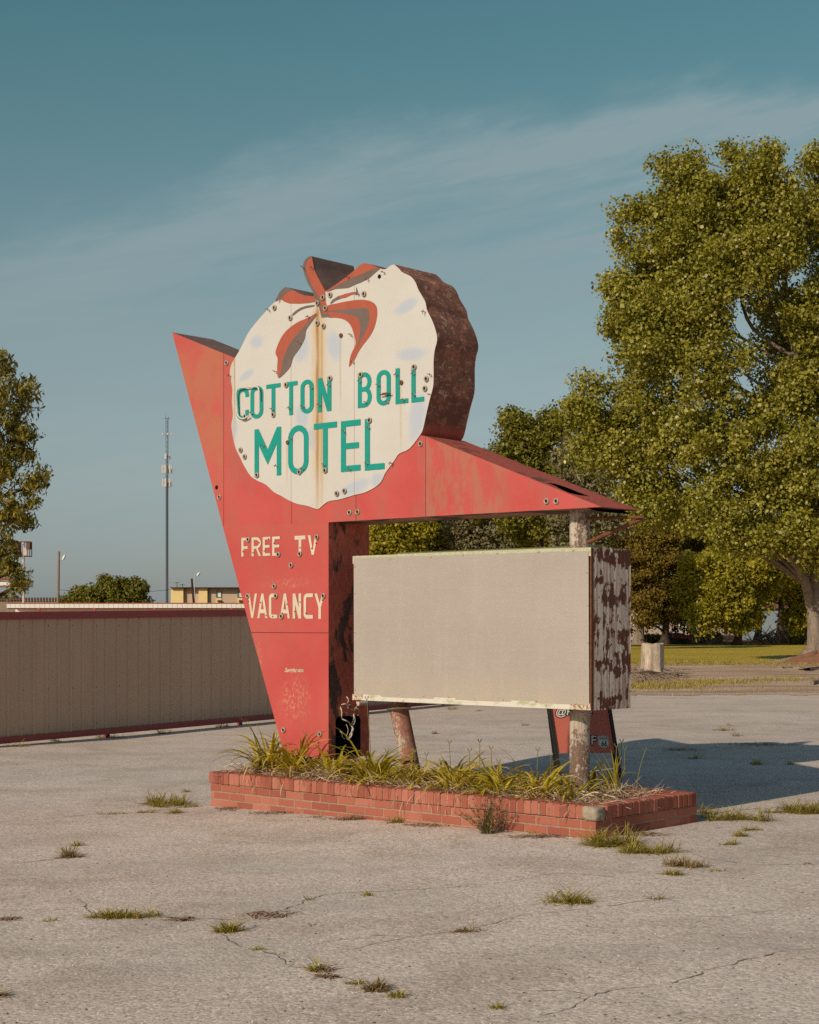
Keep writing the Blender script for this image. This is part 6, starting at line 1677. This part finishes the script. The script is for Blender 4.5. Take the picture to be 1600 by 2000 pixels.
A_ = [(hx0 - .4, -.5, 3.2), (hx1 + .4, -.5, 3.2), (hx1 + .4, 3.5, 4.9), (hx0 - .4, 3.5, 4.9), (hx1 + .4, 7.5, 3.2), (hx0 - .4, 7.5, 3.2)]
mb.add(A_, [(0, 1, 2, 3), (3, 2, 4, 5), (0, 3, 5), (1, 4, 2)]); mb.build("roof", M_ROOFB, t)
for px in (1270, 1317): bx_("door", XA(px, Yh) - XA(1285, Yh) - .12, XA(px, Yh) - XA(1285, Yh) + .16, -.05, 0, 1.3, 2.6, M_ORNG, t)
for px in (1245, 1292, 1335):
    xx = XA(px, Yh) - XA(1285, Yh); w_ = bx_("window", xx - .35, xx + .35, -.04, 0, 1.1, 2.2, M_WHITEW, t); bx_("pane", xx - .28, xx + .28, -.05, -.042, 1.17, 2.13, M_WIN, w_)
Yh = 138.0; t = thing("grey_shed", "blue grey shed wall glimpsed behind the dark trunk", "shed", (XA(1520, Yh), Yh, 0))
M_BLUEG = panel_mat("blue_grey_siding", (0.27, 0.33, 0.36), 0.4, 0.25, 0.03)
bx_("wall", -2.2, 2.4, 0, 4, 0, 2.75, M_BLUEG, t)
mb = MB(); A_ = [(-2.5, -.3, 2.7), (2.7, -.3, 2.7), (2.7, 2, 3.7), (-2.5, 2, 3.7), (2.7, 4.3, 2.7), (-2.5, 4.3, 2.7)]
mb.add(A_, [(0, 1, 2, 3), (3, 2, 4, 5), (0, 3, 5), (1, 4, 2), (0, 5, 4, 1)]); mb.build("roof", M_ROOFB, t)
bx_("door", 1.2, 2.0, -.05, 0, 0, 2.0, M_WHITEW, t)

# left trees
tree("overhanging_tree", "narrow leaved tree hanging in from the left edge of the picture", 42.0, -150, 1340,
     [(-60, 800, 95, 80), (20, 775, 46, 50, 0, 1.0), (5, 715, 26, 22, 0, .5), (40, 860, 34, 46, 0, .8), (-20, 900, 70, 80), (70, 945, 27, 34, 0, .5), (30, 1000, 50, 36, 0, .7), (-10, 1050, 46, 34, 0, .7), (10, 1085, 26, 24, 0, .5),
      (20, 1120, 30, 22, 0, .4), (45, 1142, 16, 14, 0, .3), (-150, 850, 120, 160), (-100, 1000, 100, 70)],
     420, 75, 0.30, 0.155, 0.05, LF_WILL, BK_DARK, 21, 0.25, trunk=[(-150, 1345), (-140, 1150), (-110, 980), (-60, 860), (-30, 780)], flat=0.9, droop=0.6, up=0.1, twigs=14)
tree("round_tree", "low round olive green tree behind the white roof", 118.0, 225, 1262,
     [(195, 1165, 38, 34), (225, 1160, 44, 32), (250, 1165, 36, 34), (148, 1168, 26, 22), (275, 1180, 26, 20), (215, 1195, 80, 30)], 220, 190, 0.62, 0.17, 0.13, LF_DARK, BK_DARK, 25, 0.2)
tree("distant_shrub", "faint olive shrub behind the railing at the far left edge", 175.0, 2, 1240, [(0, 1168, 16, 9), (30, 1172, 14, 6), (-20, 1170, 20, 10)], 40, 60, 0.5, 0.25, 0.2, LF_WILL, BK_DARK, 27, 0.1, cat="shrub")

# ================================================================== STUMP AND ROUGH GROUND
c = gp(1274, 1318); Ys = c.y; t = thing("tree_stump", "pale weathered tree stump standing on the rough ground by the lawn", "stump", c)
M_STUMP = bark_mat("weathered_stump", (0.50, 0.40, 0.30), 4.0)
mb = MB(); n = 40; V = []; hS = (1318 - 1257) / F * Ys; rS = 22 / F * Ys
lev = [0, .06, .14, .3, .5, .75, 0.97, 1.0]
for j, l in enumerate(lev):
    for i in range(n):
        a = 2 * math.pi * i / n
        r_ = rS * (0.97 + 0.06 * math.sin(3 * a + 1) + 0.05 * math.sin(7 * a + 2) + 0.03 * math.sin(13 * a) + 0.35 * max(0, 0.2 - l) * (1 + math.sin(5 * a)) * 2)
        if l > .95: r_ *= 0.97
        V.append((r_ * math.cos(a), r_ * math.sin(a), hS * l + (0.02 * math.sin(4 * a) if l > .9 else 0)))
mb.add(V, [(j * n + i, j * n + (i + 1) % n, (j + 1) * n + (i + 1) % n, (j + 1) * n + i) for j in range(len(lev) - 1) for i in range(n)], 0, True)
mb.build("bole", M_STUMP, t)
mb = MB(); top_ = V[-n:]; mb.add(top_ + [(0, 0, hS * 0.985)], [(i, (i + 1) % n, n) for i in range(n)]); mb.build("cut_face", simple("grey_cut_wood", (0.50, 0.43, 0.35), 0.9, 0.1, var=0.2, scale=12), t)
mb = MB(); q = random.Random(8)
for k in range(14):
    a = q.uniform(0, 6.28); L = q.uniform(0.5, 1.2)
    mb.tube([Vector((rS * .8 * math.cos(a), rS * .8 * math.sin(a), .12)), Vector((rS * 1.3 * math.cos(a), rS * 1.3 * math.sin(a), .06)), Vector((L * math.cos(a), L * math.sin(a), q.uniform(0, .12)))], [0.09, 0.06, 0.015], 6)
mb.build("roots", BK_GREY, t)
mound("earth_mound", 1268, 1322, 1.25, 0.14, 5, M_LITTER)
mb = MB(); q = random.Random(14)
for k in range(420):
    px, py = 1262 + q.gauss(0, 34), 1324 + q.gauss(0, 7)
    p = gp(px, max(1306, py)); a = q.uniform(0, 6.28); L = q.uniform(0.15, 0.7)
    mb.tube([p + Vector((0, 0, .03)), p + Vector((L * .5 * math.cos(a), L * .5 * math.sin(a), q.uniform(.03, .16))), p + Vector((L * math.cos(a), L * math.sin(a), .02))], [0.012, 0.010, 0.004], 4, cap=False)
tag(mb.build("twig_litter", M_STICK), "grey twigs and chips scattered round the stump", "twigs", kind='stuff')
def grass_field(name, label, pts, h, seed, mat=M_WEED, wid=0.02):
    q = random.Random(seed); mb = MB()
    for (px, py, sx, sy, n) in pts:
        for i in range(n):
            p = gp(px + q.gauss(0, .45) * sx, max(1262, py + q.gauss(0, .4) * sy))
            blade(mb, p, q.uniform(0, 6.28), h * q.uniform(.4, 1.2), wid, R(q.uniform(35, 88)), q.uniform(.2, 1.2), min(1, max(0, q.gauss(.55, .22))), 3)
    return tag(mb.build(name, mat, None, tone=True), label, "grass", kind='stuff')
grass_field("verge_grass", "strip of low olive grass in front of the stump", [(1290, 1341, 110, 9, 1500), (1390, 1334, 90, 6, 900), (1250, 1342, 60, 6, 500), (1495, 1331, 80, 5, 260), (1540, 1329, 60, 5, 200), (1400, 1352, 300, 8, 160), (1060, 1362, 260, 8, 200)], 0.13, 51, wid=0.014)
grass_field("lawn_edge_grass", "taller grass blades along the near edge of the lawn", [(1250 + 30 * k, 1296, 40, 5, 420) for k in range(13)], 0.10, 52, wid=0.02)
for i, (pts, r_, lab) in enumerate([([(1512, 1303), (1530, 1306), (1548, 1305)], 0.035, "pale fallen stick on the dirt left of the cottonwood's roots"),
                                    ([(1562, 1309), (1580, 1311), (1600, 1307)], 0.06, "grey fallen branch lying at the cottonwood's foot"), ([(1586, 1338), (1597, 1335)], 0.05, "short pale stick on the dirt at the right edge"),
                                    ([(1580, 1326), (1600, 1327)], 0.03, "dark thin stick on the dirt at the right edge")]):
    mb = MB(); mb.tube([gp(*p) + Vector((0, 0, r_)) for p in pts], [r_ * 1.1, r_, r_ * .6][:len(pts)], 6); tag(mb.build("fallen_stick", M_STICK), lab, "stick")
